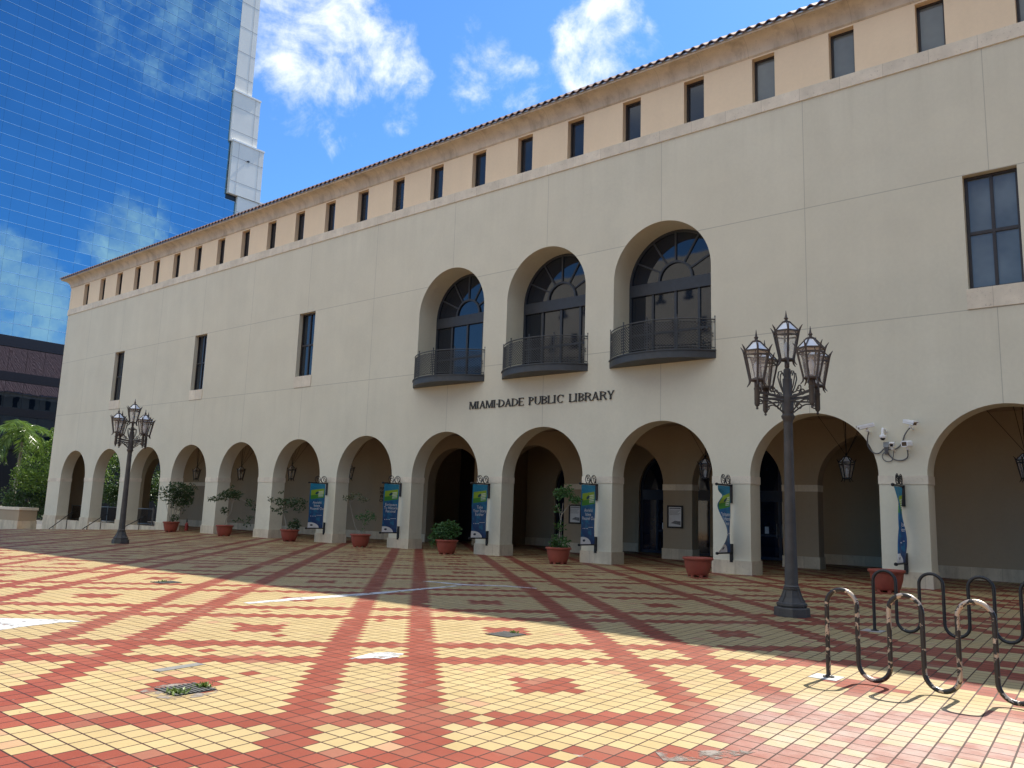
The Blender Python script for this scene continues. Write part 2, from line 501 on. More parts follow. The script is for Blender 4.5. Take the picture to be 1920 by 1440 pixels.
# closed upper body and lower body behind the arcade
mb = MB()
mb.box(X0+.002, X1-.01, 1.36, 36, 5.62, 17.3)
mb.box(31.5, X1-.01, 11.0, 36, -.9, 5.61)
mb.box(14.8, 31.4, 6.55, 36, -.9, 5.61)
mb.box(61.4, X1-.01, 6.55, 10.9, -.9, 5.61)
mb.box(X0+.002, 38, 36.01, 79.5, -.9, 17.3)
lib(mb, 'body', M_WALLP)
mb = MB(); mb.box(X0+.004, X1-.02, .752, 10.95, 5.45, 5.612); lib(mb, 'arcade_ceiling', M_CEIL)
# end wall window openings on the left end, for the mirror tower to show
mb = MB(); mb.box(-.03, .02, 0, .75, 15.45, 17.0); e0 = mb.mesh('end_window', M_DARKB)
mb = MB(); mb.box(-.03, .02, 0, 1.3, 8.1, 11.3); e1 = mb.mesh('end_window', M_DARKB)
for me, n, a, st in ((e0, 32, 2.2, 2.4), (e1, 14, 3, 5.2)):
    for i in range(n):
        o = bpy.data.objects.new('end_window', me); COL.objects.link(o); o.parent = LIB
        o.location = (0, a + i*st, 0)

# inner arcade wall at Y=6 with arches
def inner_wall(xa, xb, ks, y0=6.0, y1=6.55, zt=5.449):
    o = [(xa, -.3)]
    for k in ks: o += [(k*P-RA+.03, -.3)] + arch_pts(k*P, RA-.03, 2.98, 32) + [(k*P+RA-.03, -.3)]
    o += [(xb, -.3), (xb, zt), (xa, zt)]
    mb = MB(); mb.plate([o], y0, y1); return mb
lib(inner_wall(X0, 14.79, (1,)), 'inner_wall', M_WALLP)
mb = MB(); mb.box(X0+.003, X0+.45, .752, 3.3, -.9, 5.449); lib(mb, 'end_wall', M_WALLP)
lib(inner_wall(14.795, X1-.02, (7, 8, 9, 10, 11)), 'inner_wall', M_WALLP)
# vestibule back wall with door arches
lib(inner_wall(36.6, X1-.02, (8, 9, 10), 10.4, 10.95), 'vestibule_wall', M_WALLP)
for xa in (36.2, 31.4):
    mb = MB(); mb.box(xa, xa+.35, 6.56, 10.95, -.2, 5.44); lib(mb, 'vestibule_side_wall', M_WALLP)
mb = MB(); mb.box(31.76, 36.19, 10.3, 10.94, -.2, 5.44); lib(mb, 'passage_shade_wall', simple('passage_shade_brown', (.05, .034, .024), .7))  # dark brown colour stands in for the deep shade of the passage
# plinths and impost bands around piers
def pier_bands(xa, xb, y0, y1, zb, plinth=True):
    if plinth:
        mb = MB(); mb.box(xa-.035, xb+.035, y0-.035, y1+.035, zb, .42); lib(mb, 'plinth', M_PLIN)
    mb = MB(); mb.box(xa-.018, xb+.018, y0-.018, y1+.018, 2.79, 3.032); lib(mb, 'impost_band', M_BAND)
pier_bands(X0, P-RA, 0, .75, -.9)
for k in range(1, NB):
    pier_bands(k*P+RA, (k+1)*P-RA, 0, .75, -.9 if k < 4 else -.05)
for k in (7, 8, 9, 10): pier_bands(k*P+RA-.03, (k+1)*P-RA+.03, 6.0, 6.55, -.05)
pier_bands(P+RA-.03, 14.79, 6.0, 6.55, -.1)
for xa, xb, y in ((14.8, 7*P-RA, 6.0), (11*P+RA, X1-.03, 6.0)):
    mb = MB(); mb.box(xa, xb, y-.03, y+.01, -.05, .40); lib(mb, 'plinth', M_PLIN)
for xa, xb in ((36.6, 8*P-RA+.03), (8*P+RA-.03, 9*P-RA+.03), (9*P+RA-.03, 10*P-RA+.03), (10*P+RA-.03, X1-.04)):
    mb = MB(); mb.box(xa, xb, 10.37, 10.42, -.05, .40); lib(mb, 'plinth', M_PLIN)
# low riser closing the three left arches
for k in (1, 2, 3):
    mb = MB(); mb.box(k*P-RA+.036, k*P+RA-.036, .03, .62, -.9, .15); lib(mb, 'stone_riser', M_PLIN)

# windows --------------------------------------------------------------------
def window(name, x, frame, fm, pane, gm):
    o = frame.build('window', fm, LIB); o.location = (x, 0, 0)
    g = pane.build('pane', gm); sub(g, o)
    return o
def copy_win(w, x, pale=False):
    c = w.copy(); COL.objects.link(c); c.location = (x, 0, 0)
    for ch in w.children:
        d = ch.copy(); COL.objects.link(d); d.parent = c
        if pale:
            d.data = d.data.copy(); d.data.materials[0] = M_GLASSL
def rect_frame(mb, x0, x1, z0, z1, y0, y1, w):
    mb.box(x0, x0+w, y0, y1, z0, z1); mb.box(x1-w, x1, y0, y1, z0, z1)
    mb.box(x0+w, x1-w, y0, y1, z0, z0+w); mb.box(x0+w, x1-w, y0, y1, z1-w, z1)
f = MB(); rect_frame(f, -.383, .383, 15.41, 16.997, .22, .32, .07)
g = MB(); g.box(-.315, .315, .262, .30, 15.478, 16.93)
w0 = window('window', cw[0], f, M_FRAME, g, M_GLASSB)
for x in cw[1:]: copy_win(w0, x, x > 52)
f = MB(); rect_frame(f, -.652, .652, 8.093, 11.357, .22, .34, .075)
f.box(-.04, .04, .225, .33, 8.168, 11.282); f.box(-.577, -.041, .228, .335, 9.67, 9.76); f.box(.041, .577, .228, .335, 9.67, 9.76)
g = MB(); g.box(-.60, .60, .275, .30, 8.15, 11.3)
w1 = window('window', 2*P, f, M_FRAME, g, M_GLASSB)
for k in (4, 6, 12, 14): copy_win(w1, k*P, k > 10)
for k in (2, 4, 6, 12, 14):
    mb = MB(); mb.box(k*P-.70, k*P+.69, -.03, .21, 7.52, 8.088); lib(mb, 'stone_sill', M_BAND)
# arched windows
AW = 1.905; AY = 1.15
def arch_frame():
    f = MB(); n = 40
    a = arch_pts(0, AW, 10.10); b = arch_pts(0, AW-.09, 10.10)
    f.plate([a + b[::-1]], AY-.06, AY+.05)
    f.box(-AW, -AW+.09, AY-.06, AY+.05, 7.13, 10.10); f.box(AW-.09, AW, AY-.06, AY+.05, 7.13, 10.10)
    f.box(-AW+.09, AW-.09, AY-.10, AY+.04, 9.72, 10.16)      # transom beam
    a = arch_pts(0, .70, 10.165, 24); b = arch_pts(0, .62, 10.165, 24)
    f.plate([a + b[::-1]], AY-.07, AY+.04)
    for d in (30, 60, 90, 120, 150):
        c, s = cos(radians(d)), sin(radians(d))
        f.bar((.70*c, AY-.02, 10.165+.70*s), (1.82*c, AY-.02, 10.10+1.82*s), .065, .05, (0,1,0))
    for x in (-.92, 0, .92): f.box(x-.045, x+.045, AY-.05, AY+.035, 7.2, 9.719)
    for xa, xb in ((-1.81,-.966), (-.874,-.046), (.046,.874), (.966,1.81)): f.box(xa, xb, AY-.04, AY+.03, 8.22, 8.30)
    f.box(-AW+.09, AW-.09, AY-.055, AY+.04, 7.13, 7.2)
    return f
g = MB(); a = arch_pts(0, AW-.05, 10.10)
g.plate([[(-AW+.05, 7.15), (AW-.05, 7.15)] + a[::-1]], AY, AY+.02)
w2 = window('window', 8*P-.03, arch_frame(), M_FRNAVY, g, M_GLASS)
for k in (9, 10): copy_win(w2, k*P-.03)
# reveal back to stop light leaks behind arched windows
for k in (8, 9, 10):
    mb = MB(); a = arch_pts(k*P-.03, AW+.004, 10.10); b = arch_pts(k*P-.03, AW+.25, 10.10)
    mb.plate([[(k*P-.03-AW-.25, 7.0)] + b + [(k*P-.03+AW+.25, 7.0)] + [(k*P-.03+AW+.004, 7.12)] + a[::-1] + [(k*P-.03-AW-.004, 7.12)]], .755, AY+.12)
    lib(mb, 'window_reveal', M_WALL)
    mb = MB(); mb.box(k*P-.03-AW-.24, k*P-.03+AW+.24, .3, AY+.12, 6.9, 7.1); lib(mb, 'window_ledge', M_WALL)
# the upper body is hollowed in front of the arched windows by keeping the window in front of it
for o in [o for o in LIB.children if o.name.startswith('body')]:
    me = o.data
# balconies
BW = 2.06; BP = 1.0
def bal_y(x, w=BW, p=BP):   # bulging plan: circular segment
    R = (w*w + p*p) / (2*p)
    return -(sqrt(max(R*R - x*x, 0)) - (R - p))
def make_balcony():
    n = 28
    fr = [(-BW + 2*BW*i/n) for i in range(n+1)]
    s = MB()
    lo = [(x, bal_y(x)) for x in fr]; m = len(lo)
    vs = [(x, y, 6.88) for x, y in lo] + [(x, y, 7.12) for x, y in lo]
    fs = [(i, i+1, m+i+1, m+i) for i in range(m-1)] + [tuple(range(m))[::-1], tuple(range(m, 2*m)), (0, m, 2*m-1, m-1)]
    s.add(vs, fs)
    vs = [(x*1.012, y-.03, 7.121) for x, y in lo] + [(x*1.012, y-.03, 7.16) for x, y in lo]
    s.add(vs, fs)
    slab = s.build('balcony', M_IRON, LIB)
    r = MB()
    xi = [x*.985 for x in fr]; pt = lambda x, z: (x, bal_y(x)+.05, z)
    for z, rad in ((8.19, .022), (7.24, .016), (8.10, .010)): r.tube([pt(x, z) for x in xi], rad, 6)
    for x in (-BW*.985, -BW*.5, 0.02, BW*.5, BW*.985):
        r.tube([pt(x, 7.15), pt(x, 8.28)], .021, 6); r.lathe([(.0,0),(.03,.02),(.03,.04),(0,.06)], 8, (pt(x, 8.27)))
        for d in (-.09, .09):
            if abs(x+d) < BW*.98: r.tube([pt(x+d, 7.24), pt(x+d, 8.19)], .012, 5)
    # diamond lattice
    st = .10; H = .86; L = 2*BW*.97
    k = -int(H/st) - 1
    while k * st < L:
        for sgn in (1, -1):
            pts = []
            for j in range(8):
                h = H * j / 7
                x = -L/2 + k*st + (h if sgn > 0 else H - h)
                if -L/2 <= x <= L/2: pts.append(pt(x, 7.24 + h))
            if len(pts) > 1: r.tube(pts, .0115, 4, cap=False)
        k += 1
    rl = r.build('railing', M_IRON); sub(rl, slab)
    return slab
b0 = make_balcony(); b0.location = (8*P-.02, 0, 0)
for k in (9, 10): copy_win(b0, k*P-.02)
# doors in the vestibule
def door():
    f = MB(); r = RA-.03
    a = arch_pts(0, r, 2.98, 32); b = arch_pts(0, r-.12, 2.98, 32)
    f.plate([a + b[::-1]], 10.55, 10.68)
    f.box(-r, -r+.12, 10.55, 10.68, 0, 2.98); f.box(r-.12, r, 10.55, 10.68, 0, 2.98)
    f.box(-r+.12, r-.12, 10.54, 10.68, 2.5, 2.98)
    for x in (-.95, 0, .95): f.box(x-.06, x+.06, 10.545, 10.67, .12, 2.5)
    f.box(-r+.12, r-.12, 10.55, 10.67, .005, .12)
    for x in (-.475, .475): f.box(x-.40, x+.40, 10.552, 10.66, 1.0, 1.09)
    f.box(-.05, .05, 10.55, 10.66, 2.98, 4.7)
    g = MB(); a = arch_pts(0, r-.05, 2.98, 32)
    g.plate([[(-r+.05, .05), (r-.05, .05)] + a[::-1]], 10.60, 10.62)
    h = MB()
    for x in (-.12, .12): h.tube([(x, 10.5, .95), (x, 10.47, 1.0), (x, 10.47, 1.5), (x, 10.5, 1.55)], .016, 6)
    st_ = MB()
    for r in range(7): st_.box(.30, .30+.55-.07*(r % 3), 10.592, 10.598, 1.72-.07*r, 1.735-.07*r)
    st_.box(.42, .66, 10.592, 10.598, 1.90, 1.98); st_.box(-.70, -.52, 10.592, 10.598, 1.12, 1.42)
    o = f.build('door', M_NAVY, LIB); sub(g.build('pane', M_DGLASS), o); sub(st_.build('sticker', M_WPRINT), o); sub(h.build('handle', M_STEEL), o)
    return o
d0 = door(); d0.location = (8*P, 0, 0)
for k in (9, 10): copy_win(d0, k*P)

# roof: barrel tile hip roof
def roof():
    mb = MB(); per = P/15; sl = .63; ez = 17.73
    half = 18.6
    def prof(s):   # s in tile units
        f = s - math.floor(s)
        return .075 * sin(pi * f / .62) if f < .62 else -.02 * sin(pi * (f-.62)/.38)
    # front slope (and back plain)
    y0 = -.66; xl = X0 - .66
    nx = int((X1 - xl) / per * 8)
    vs = []; fs = []
    for j in range(7):
        tt = [0, .0001, .02, .06, .2, .5, 1][j]
        for i in range(nx + 1):
            x = xl + (X1 - xl) * i / nx
            lim = min(1.0, (x - xl) / half)
            d = half * lim * tt
            z = ez + sl * d + prof((x - xl) / per) * (0 if lim < .002 else 1)
            if j == 0: z -= .045
            vs.append((x, y0 + d, z))
    for j in range(6):
        for i in range(nx):
            a = j*(nx+1)+i
            fs.append((a, a+1, a+nx+2, a+nx+1))
    mb.add(vs, fs)
    # left hip end
    Y1 = 80.2; ny = int((Y1-y0) / per * 8); vs = []; fs = []
    for j in range(6):
        tt = [0, .02, .06, .2, .5, 1][j]
        for i in range(ny + 1):
            y = y0 + (Y1-y0) * i / ny
            lim = min(y - y0, Y1 - y, half)
            d = lim * tt
            vs.append((xl + d, y, ez + sl*d + prof((y - y0)/per) * (1 if lim > .05 else 0)))
    for j in range(5):
        for i in range(ny):
            a = j*(ny+1)+i
            fs.append((a, a+ny+1, a+ny+2, a+1))
    mb.add(vs, fs)
    # back slope
    zt = ez + sl*half
    yb = y0 + 2*half
    mb.add([(xl+2*half, yb, ez), (xl+half, y0+half, zt), (X1, y0+half, zt), (X1, yb, ez)], [(0,1,2,3)])
    mb.add([(xl+half, y0+half, zt), (xl+2*half, yb, ez), (xl+2*half, Y1, ez), (xl+half, Y1-half, zt)], [(0,1,2,3)])
    mb.add([(xl, Y1, ez), (xl+half, Y1-half, zt), (xl+2*half, Y1, ez)], [(0,1,2)])
    return mb
lib(roof(), 'roof', M_TILE)
mb = MB(); mb.box(X0-.5, X1, -.5, 36.4, 17.60, 17.655); lib(mb, 'eave_soffit', M_CORN)

# ------------------------------------------------------------------ building lettering (serif capitals)
def serif_text(words):
    mb = MB()
    def glyph(ch, x, w, h):
        S = h * .18; t = h * .085; sf = h * .07
        def poly(pts): mb.plate([[(x + px, 5.775 + pz) for px, pz in pts]], -.045, -.004)
        def vbar(px, wd=S): poly([(px, 0), (px+wd, 0), (px+wd, h), (px, h)])
        def ser(px, wd=S, top=True, bot=True):
            e = h*.055
            if bot: poly([(px-e, 0), (px+wd+e, 0), (px+wd+e, sf), (px-e, sf)])
            if top: poly([(px-e, h-sf), (px+wd+e, h-sf), (px+wd+e, h), (px-e, h)])
        def diag(x0, z0, x1, z1, wd): poly([(x0, z0), (x0+wd, z0), (x1+wd, z1), (x1, z1)] if z1 > z0 else [(x1, z1), (x1+wd, z1), (x0+wd, z0), (x0, z0)])
        def ring(cx, cz, rx, rz, wd, a0, a1, n=14, thin=.45):
            o = []; i_ = []
            for k in range(n+1):
                a = radians(a0 + (a1-a0)*k/n)
                tw = wd * (thin + (1-thin)*abs(cos(a)))
                o.append((cx + rx*cos(a), cz + rz*sin(a))); i_.append((cx + (rx-tw)*cos(a), cz + (rz-tw*.6)*sin(a)))
            poly(o + i_[::-1])
        e = h*.055
        if ch == 'I': vbar(e); ser(e)
        elif ch == 'M':
            vbar(e, t); ser(e, t, True, True); vbar(w-S-e); ser(w-S-e)
            diag(e+t*.5, h, w/2-S*.5, 0, S); diag(w/2-t*.3, 0, w-S-e, h, t)
        elif ch == 'A':
            diag(e, 0, w/2-t*.4, h, t); diag(w/2-S*.55, h, w-S-e, 0, S)
            poly([(w*.26, h*.30), (w*.74, h*.30), (w*.74, h*.30+t), (w*.26, h*.30+t)])
            ser(e, t, False, True); ser(w-S-e, S, False, True)
        elif ch == 'D': vbar(e); ser(e); ring(e+S*.5, h/2, w-e-S*.5, h/2, S, -90, 90)
        elif ch == 'E' or ch == 'L':
            vbar(e); ser(e)
            poly([(e, 0), (w, 0), (w, h*.20), (w-t*.6, sf), (e, sf)])
            if ch == 'E':
                poly([(e, h-sf), (w-t*.4, h-sf), (w-t*.4, h*.8), (w, h*.8), (w, h), (e, h)])
                poly([(e, h*.48), (w*.8, h*.48), (w*.8, h*.48+sf), (e, h*.48+sf)])
        elif ch in 'PRB':
            vbar(e); ser(e)
            ring(e+S*.6, h*.74, w-e-S*.9, h*.26, S*.95, -90, 90)
            if ch == 'R': diag(w*.48, h*.5, w-S*.9, 0, S); ser(w-S*.8, S*.7, False, True)
            if ch == 'B': ring(e+S*.6, h*.27, w-e-S*.6, h*.27, S, -90, 90)
        elif ch == 'U':
            vb = h*.32
            poly([(e, vb), (e+S, vb), (e+S, h), (e, h)]); poly([(w-e-t, vb), (w-e, vb), (w-e, h), (w-e-t, h)])
            ser(e, S, True, False); ser(w-e-t, t, True, False)
            ring(w/2, vb, w/2-e, vb, S*.8, 180, 360)
        elif ch == 'C': ring(w*.54, h/2, w*.52, h/2, S, 48, 312, 24); poly([(w*.86, h*.66), (w*.93, h*.66), (w*.93, h*.96), (w*.86, h*.90)])
        elif ch == 'Y':
            poly([(w/2-S/2, 0), (w/2+S/2, 0), (w/2+S/2, h*.48), (w/2-S/2, h*.48)]); ser(w/2-S/2, S, False, True)
            diag(w/2-S/2, h*.42, e, h, S); diag(w/2+S/2-t, h*.42, w-e-t, h, t)
            ser(e, S, True, False); ser(w-e-t, t, True, False)
        elif ch == '-': poly([(0, h*.38), (w, h*.38), (w, h*.38+sf*1.4), (0, h*.38+sf*1.4)])
    rel = dict(M=1.02, I=.33, A=.84, D=.86, E=.66, P=.66, U=.80, B=.70, L=.66, C=.82, R=.80, Y=.80)
    rel['-'] = .22
    for word, xa, xb in words:
        h = .305; tot = sum(rel[c] for c in word) + .07*(len(word)-1); sc = (xb - xa)/tot; x = xa
        for c in word:
            glyph(c, x, rel[c]*sc, h); x += (rel[c]+.07)*sc
    return mb
SG = thing('building_sign', 'dark serif metal letters reading MIAMI-DADE PUBLIC LIBRARY above the arcade', 'sign', (45.1, 0, 5.77), world=True)
for w in (('MIAMI-DADE', 41.68, 44.50), ('PUBLIC', 44.76, 46.42), ('LIBRARY', 46.66, 48.62)):
    serif_text([w]).build('sign_word', M_LETTER, SG)

# ------------------------------------------------------------------ text helper (sans, built-in font)
def text_mesh(txt, size):
    cu = bpy.data.curves.new('t', 'FONT'); cu.body = txt; cu.size = size; cu.align_x = 'CENTER'; cu.fill_mode = 'FRONT'
    o = bpy.data.objects.new('t', cu); COL.objects.link(o)
    dg = bpy.context.evaluated_depsgraph_get()
    me = bpy.data.meshes.new_from_object(o.evaluated_get(dg))
    v = [tuple(x.co) for x in me.vertices]; f = [tuple(p.vertices) for p in me.polygons]
    bpy.data.objects.remove(o); bpy.data.curves.remove(cu); bpy.data.meshes.remove(me)
    return v, f

# ------------------------------------------------------------------ banners
def banner_mat():
    m, t, b = newmat('printed_banner'); uv = t.node('ShaderNodeUVMap').outputs[0]; s = t.sep(uv)
    S, T = s[0], s[1]       # S 0 outer .. 1 pole side ; T 0 bottom .. 1 top
    col = t.mix(t.mr(T, .55, 1.0), (.012, .085, .24), (.008, .235, .40))
    col = t.mix(t.mr(T, .05, .5), (.014, .045, .17), col)
    n = t.noise(t.comb(t.m('MULTIPLY', S, 2.0), t.m('MULTIPLY', T, 5.0)), 1.6, 3)
    col = t.mix(t.m('MULTIPLY', t.mr(n, .48, .62), .5), col, (.01, .25, .43))
    # green slanted panel
    tt = t.m('SUBTRACT', T, t.m('MULTIPLY', S, .055))
    g = t.m('MULTIPLY', t.m('GREATER_THAN', tt, .635), t.m('LESS_THAN', tt, .845))
    g = t.m('MULTIPLY', g, t.m('MULTIPLY', t.m('GREATER_THAN', S, .08), t.m('LESS_THAN', S, .94)))
    gc = t.mix(t.m('GREATER_THAN', tt, .725), (.06, .27, .03), (.30, .46, .03))
    col = t.mix(g, col, gc)
    # white book pages (stripes) in the green panel
    bk = t.m('MULTIPLY', t.m('MULTIPLY', t.m('GREATER_THAN', S, .56), t.m('LESS_THAN', S, .88)),
             t.m('MULTIPLY', t.m('GREATER_THAN', tt, .665), t.m('LESS_THAN', tt, .795)))
    bk = t.m('MULTIPLY', bk, t.m('GREATER_THAN', t.m('SINE', t.m('MULTIPLY', tt, 210.0)), -.35))
    col = t.mix(t.m('MULTIPLY', bk, .85), col, (.72, .80, .70))
    # blue bird mark
    bx = t.m('DIVIDE', t.m('SUBTRACT', S, .47), .11); by = t.m('DIVIDE', t.m('SUBTRACT', t.m('SUBTRACT', tt, t.m('MULTIPLY', S, .09)), .72), .03)
    bd = t.m('LESS_THAN', t.m('ADD', t.m('MULTIPLY', bx, bx), t.m('MULTIPLY', by, by)), 1.0)
    col = t.mix(bd, col, (.01, .07, .10))
    # white quarter disc, lower outer corner
    qx = t.m('DIVIDE', t.m('SUBTRACT', S, .12), .62); qy = t.m('DIVIDE', T, .125)
    qd = t.m('LESS_THAN', t.m('ADD', t.m('MULTIPLY', qx, qx), t.m('MULTIPLY', qy, qy)), 1.0)
    qd = t.m('MULTIPLY', qd, t.m('LESS_THAN', S, .8))
    col = t.mix(qd, col, (.74, .76, .79))
    lx = t.m('DIVIDE', t.m('SUBTRACT', S, .24), .09); ly = t.m('DIVIDE', t.m('SUBTRACT', T, .065), .02)
    ld = t.m('LESS_THAN', t.m('ADD', t.m('MULTIPLY', lx, lx), t.m('MULTIPLY', ly, ly)), 1.0)
    col = t.mix(ld, col, (.03, .05, .10))
    # fine sky pattern at the top
    col = t.mix(t.m('MULTIPLY', t.mr(t.noise(t.comb(t.m('MULTIPLY', S, 6.0), t.m('MULTIPLY', T, 22.0)), 3, 4), .60, .68), t.m('GREATER_THAN', T, .86)), col, (.10, .42, .62))
    t.l.new(col, b.inputs['Base Color']); b.inputs['Roughness'].default_value = .55
    bump(t, b, t.noise(uv, 6, 3), .1, .01)
    return m
M_BAN = banner_mat()
def scroll_pts(c, r0, r1, a0, a1, n=22):
    return [(0, c[0] + (r0+(r1-r0)*i/n)*cos(radians(a0+(a1-a0)*i/n)), c[1] + (r0+(r1-r0)*i/n)*sin(radians(a0+(a1-a0)*i/n))) for i in range(n+1)]
def banner(k, label, lines, mode=0):
    X = (k+.5)*P
    t = thing('hanging_banner', label, 'banner', (X, 0, 0), 0, 'library banners on the arcade piers')
    W = .86; Z0, Z1 = .66, 2.70
    def dfm(s, tt):
        # s 0 outer..1 pole side
        y = -.11 - W*(1-s); z = Z0 + (Z1-Z0)*tt; x = .02*sin(tt*7+s*3)*sin(pi*tt)
        if mode == 1:
            sq = max(0., sin(pi*min(1, max(0, (tt-.02)/.93))))**.6
            w = 1 - .38*sq - .32*math.exp(-((tt-.86)/.045)**2)
            y = -.11 - W*(1-s)*w
            x += .20*sq*(1-s)**1.5*sin(tt*5+.6) + .10*math.exp(-((tt-.80)/.06)**2)*(1-s)
        if mode == 2:
            sq = sin(pi*min(1, max(0, tt)))**.7
            y = -.11 - W*(1-s)*(1-.52*sq) - .05*sq
            x += .16*sq*(s-.4)*sin(tt*6.5) + .05*sq*sin(s*9)
        return (x, y, z)
    mb = MB(); ns, nt = 14, 44; mb.uv = []
    for j in range(nt+1):
        for i in range(ns+1):
            mb.v.append(dfm(i/ns, j/nt)); mb.uv.append((i/ns, j/nt))
    for j in range(nt):
        for i in range(ns):
            a = j*(ns+1)+i; mb.f.append((a, a+1, a+ns+2, a+ns+1))
    cl = mb.build('cloth', M_BAN, t, True)
    pm = MB(); asp = (Z1-Z0)/W
    for r, ln in enumerate(lines):
        v, f = text_mesh(ln, .165)
        wmax = max(p[0] for p in v) - min(p[0] for p in v)
        sc = min(1.0, .80/wmax)
        vs = []
        for p in v:
            s = .52 + p[0]*sc/W; tt = .545 - r*.068 + p[1]/(Z1-Z0)
            q = dfm(s, tt); vs.append((q[0]+.012, q[1], q[2]))
        pm.add(vs, f)
    # small row of icons and a web line
    for sx in (.13, .24, .36, .47): 
        q = dfm(sx, .265); pm.box(q[0]+.008, q[0]+.013, q[1]-.014, q[1]+.014, q[2]-.014, q[2]+.014)
    q = dfm(.72, .285); pm.box(q[0]+.008, q[0]+.012, q[1]-.15, q[1]+.15, q[2]-.006, q[2]+.006)
    sub(pm.build('lettering', M_WPRINT), cl)
    mb = MB(); mb.tube([(0, -.02, 2.73), (0, -1.04, 2.73)], .026, 8); mb.lathe([(0,-.05),(.045,-.03),(.05,0),(.045,.03),(0,.05)], 10, (0,-1.05,2.73)); mb.build('top_rod', M_BLACK, t, True)
    mb = MB(); mb.tube([(0, -.02, .645), (0, -1.04, .645)], .026, 8); mb.lathe([(0,-.05),(.045,-.03),(.05,0),(.045,.03),(0,.05)], 10, (0,-1.05,.645)); mb.build('bottom_rod', M_BLACK, t, True)
    for z0, z1 in ((2.18, 2.76), (.36, .92)):
        mb = MB(); mb.box(-.05, .05, -.055, -.005, z0, z1); mb.build('mounting_plate', M_BLACK, t)
    mb = MB()
    for c0 in (-.22, -.58):
        mb.tube(scroll_pts((c0, 2.90), .15, .15, -60, 250), .014, 6)
        mb.tube(scroll_pts((c0+.02, 2.88), .09, .03, -90, 300), .012, 6)
        mb.tube(scroll_pts((c0-.03, 2.96), .06, .02, 0, 330), .012, 6)
    mb.tube([(0,-.05,2.78),(0,-.12,2.86),(0,-.18,2.78)], .013, 6); mb.tube([(0,-.36,2.78),(0,-.40,2.90),(0,-.45,2.80)], .013, 6)
    mb.build('scroll_ornament', M_BLACK, t, True)
    return t
L_EN = ['Take', 'Your Story', 'Further']; L_SP = ['Enriquece', 'Tu Historia', 'Personal']; L_CR = ['Anrichi', 'Istwa', 'P\u00e8son\u00e8l Ou']
banner(6, 'flat blue Anrichi Istwa banner beside the bushy low pot, farthest banner from the lamp', L_CR)
banner(7, 'blue banner reading Enriquece Tu Historia Personal beside dark wall letters', L_SP)
banner(8, 'blue banner reading Take Your Story Further beside the dark passage arch', L_EN)
banner(9, 'flat blue Anrichi Istwa banner overlapping a framed notice, behind the tall thin potted shrub', L_CR)
banner(10, 'blue banner torn loose and curled along its outer edge', L_SP, 1)
banner(11, 'blue banner twisted into a narrow strip below the security cameras', L_EN, 2)

# ------------------------------------------------------------------ street lamps
def hexpt(r, z, k, off=0.0): return (r*cos(pi/3*k+off), r*sin(pi/3*k+off), z)
def lantern_part(parent, x, y, z, rot, sc=1.0, hanging=False):
    rb, rt, h = .135*sc, .245*sc, .53*sc
    T = lambda p: (x + p[0], y + p[1], z + p[2])
    fr = MB()
    for k in range(6):
        H = lambda r, zz: T(hexpt(r, zz, k, rot))
        fr.tube([H(rb+.055*sc, -.115*sc), H(rb+.012*sc, -.06*sc), H(rb, 0), H(rt, h), H(rt+.02*sc, h+.05*sc), H(rt+.065*sc, h+.115*sc)], [.007*sc, .016*sc, .019*sc, .020*sc, .017*sc, .005*sc], 6)
        H2 = lambda r, zz: T(hexpt(r, zz, k+1, rot))
        fr.bar(H(rt, h), H2(rt, h), .022*sc, .03*sc); fr.bar(H(rt-.012*sc, h-.075*sc), H2(rt-.012*sc, h-.075*sc), .016*sc, .026*sc)
        fr.bar(H(rb, 0), H2(rb, 0), .02*sc, .03*sc)
        fr.bar(H(rt, h), H(.075*sc, h+.185*sc), .02*sc, .024*sc); fr.bar(H(.075*sc, h+.185*sc), H2(.075*sc, h+.185*sc), .02*sc, .02*sc)
    fr.lathe([(.0, -.03*sc), (rb*.9, -.02*sc), (rb*.98, .0), (rb*.6, .02*sc), (.04*sc, .05*sc), (0, .05*sc)], 12, (x, y, z))
    if not hanging: fr.lathe([(.03*sc, -.16*sc), (.045*sc, -.14*sc), (.045*sc, -.02*sc), (.03*sc, 0)], 12, (x, y, z))
    fo = fr.build('lantern', M_LANT if not hanging else M_BLACK, parent, True)
    g = MB(); rg = MB()
    for k in range(6):
        a, b_, c, d = [T(hexpt(r, zz, kk, rot)) for r, zz, kk in ((rb-.006, .01, k), (rb-.006, .01, k+1), (rt-.006, h, k+1), (rt-.006, h, k))]
        g.add([a, b_, c, d], [(0,1,2,3)])
        a, b_, c, d = [T(hexpt(r, zz, kk, rot)) for r, zz, kk in ((rt-.006, h, k), (rt-.006, h, k+1), (.07*sc, h+.18*sc, k+1), (.07*sc, h+.18*sc, k))]
        rg.add([a, b_, c, d], [(0,1,2,3)])
    sub(g.build('glass', M_LGLASS), fo); sub(rg.build('roof_glass', M_RGLASS), fo)
    bl = MB(); bl.lathe([(.0, .05*sc), (.03*sc, .06*sc), (.03*sc, .13*sc), (.055*sc, .20*sc), (.055*sc, .27*sc), (.02*sc, .34*sc), (0, .345*sc)], 12, (x, y, z))
    sub(bl.build('bulb', M_PAPER, None, True), fo)
    fi = MB()
    fi.lathe([(.078*sc, .180*sc), (.08*sc, .20*sc), (.03*sc, .22*sc), (.028*sc, .25*sc), (.042*sc, .265*sc), (.024*sc, .29*sc), (.016*sc, .33*sc), (.003*sc, .42*sc)], 10, (x, y, z+h-.0))
    sub(fi.build('finial', M_LANT if not hanging else M_BLACK, None, True), fo)
    return fo
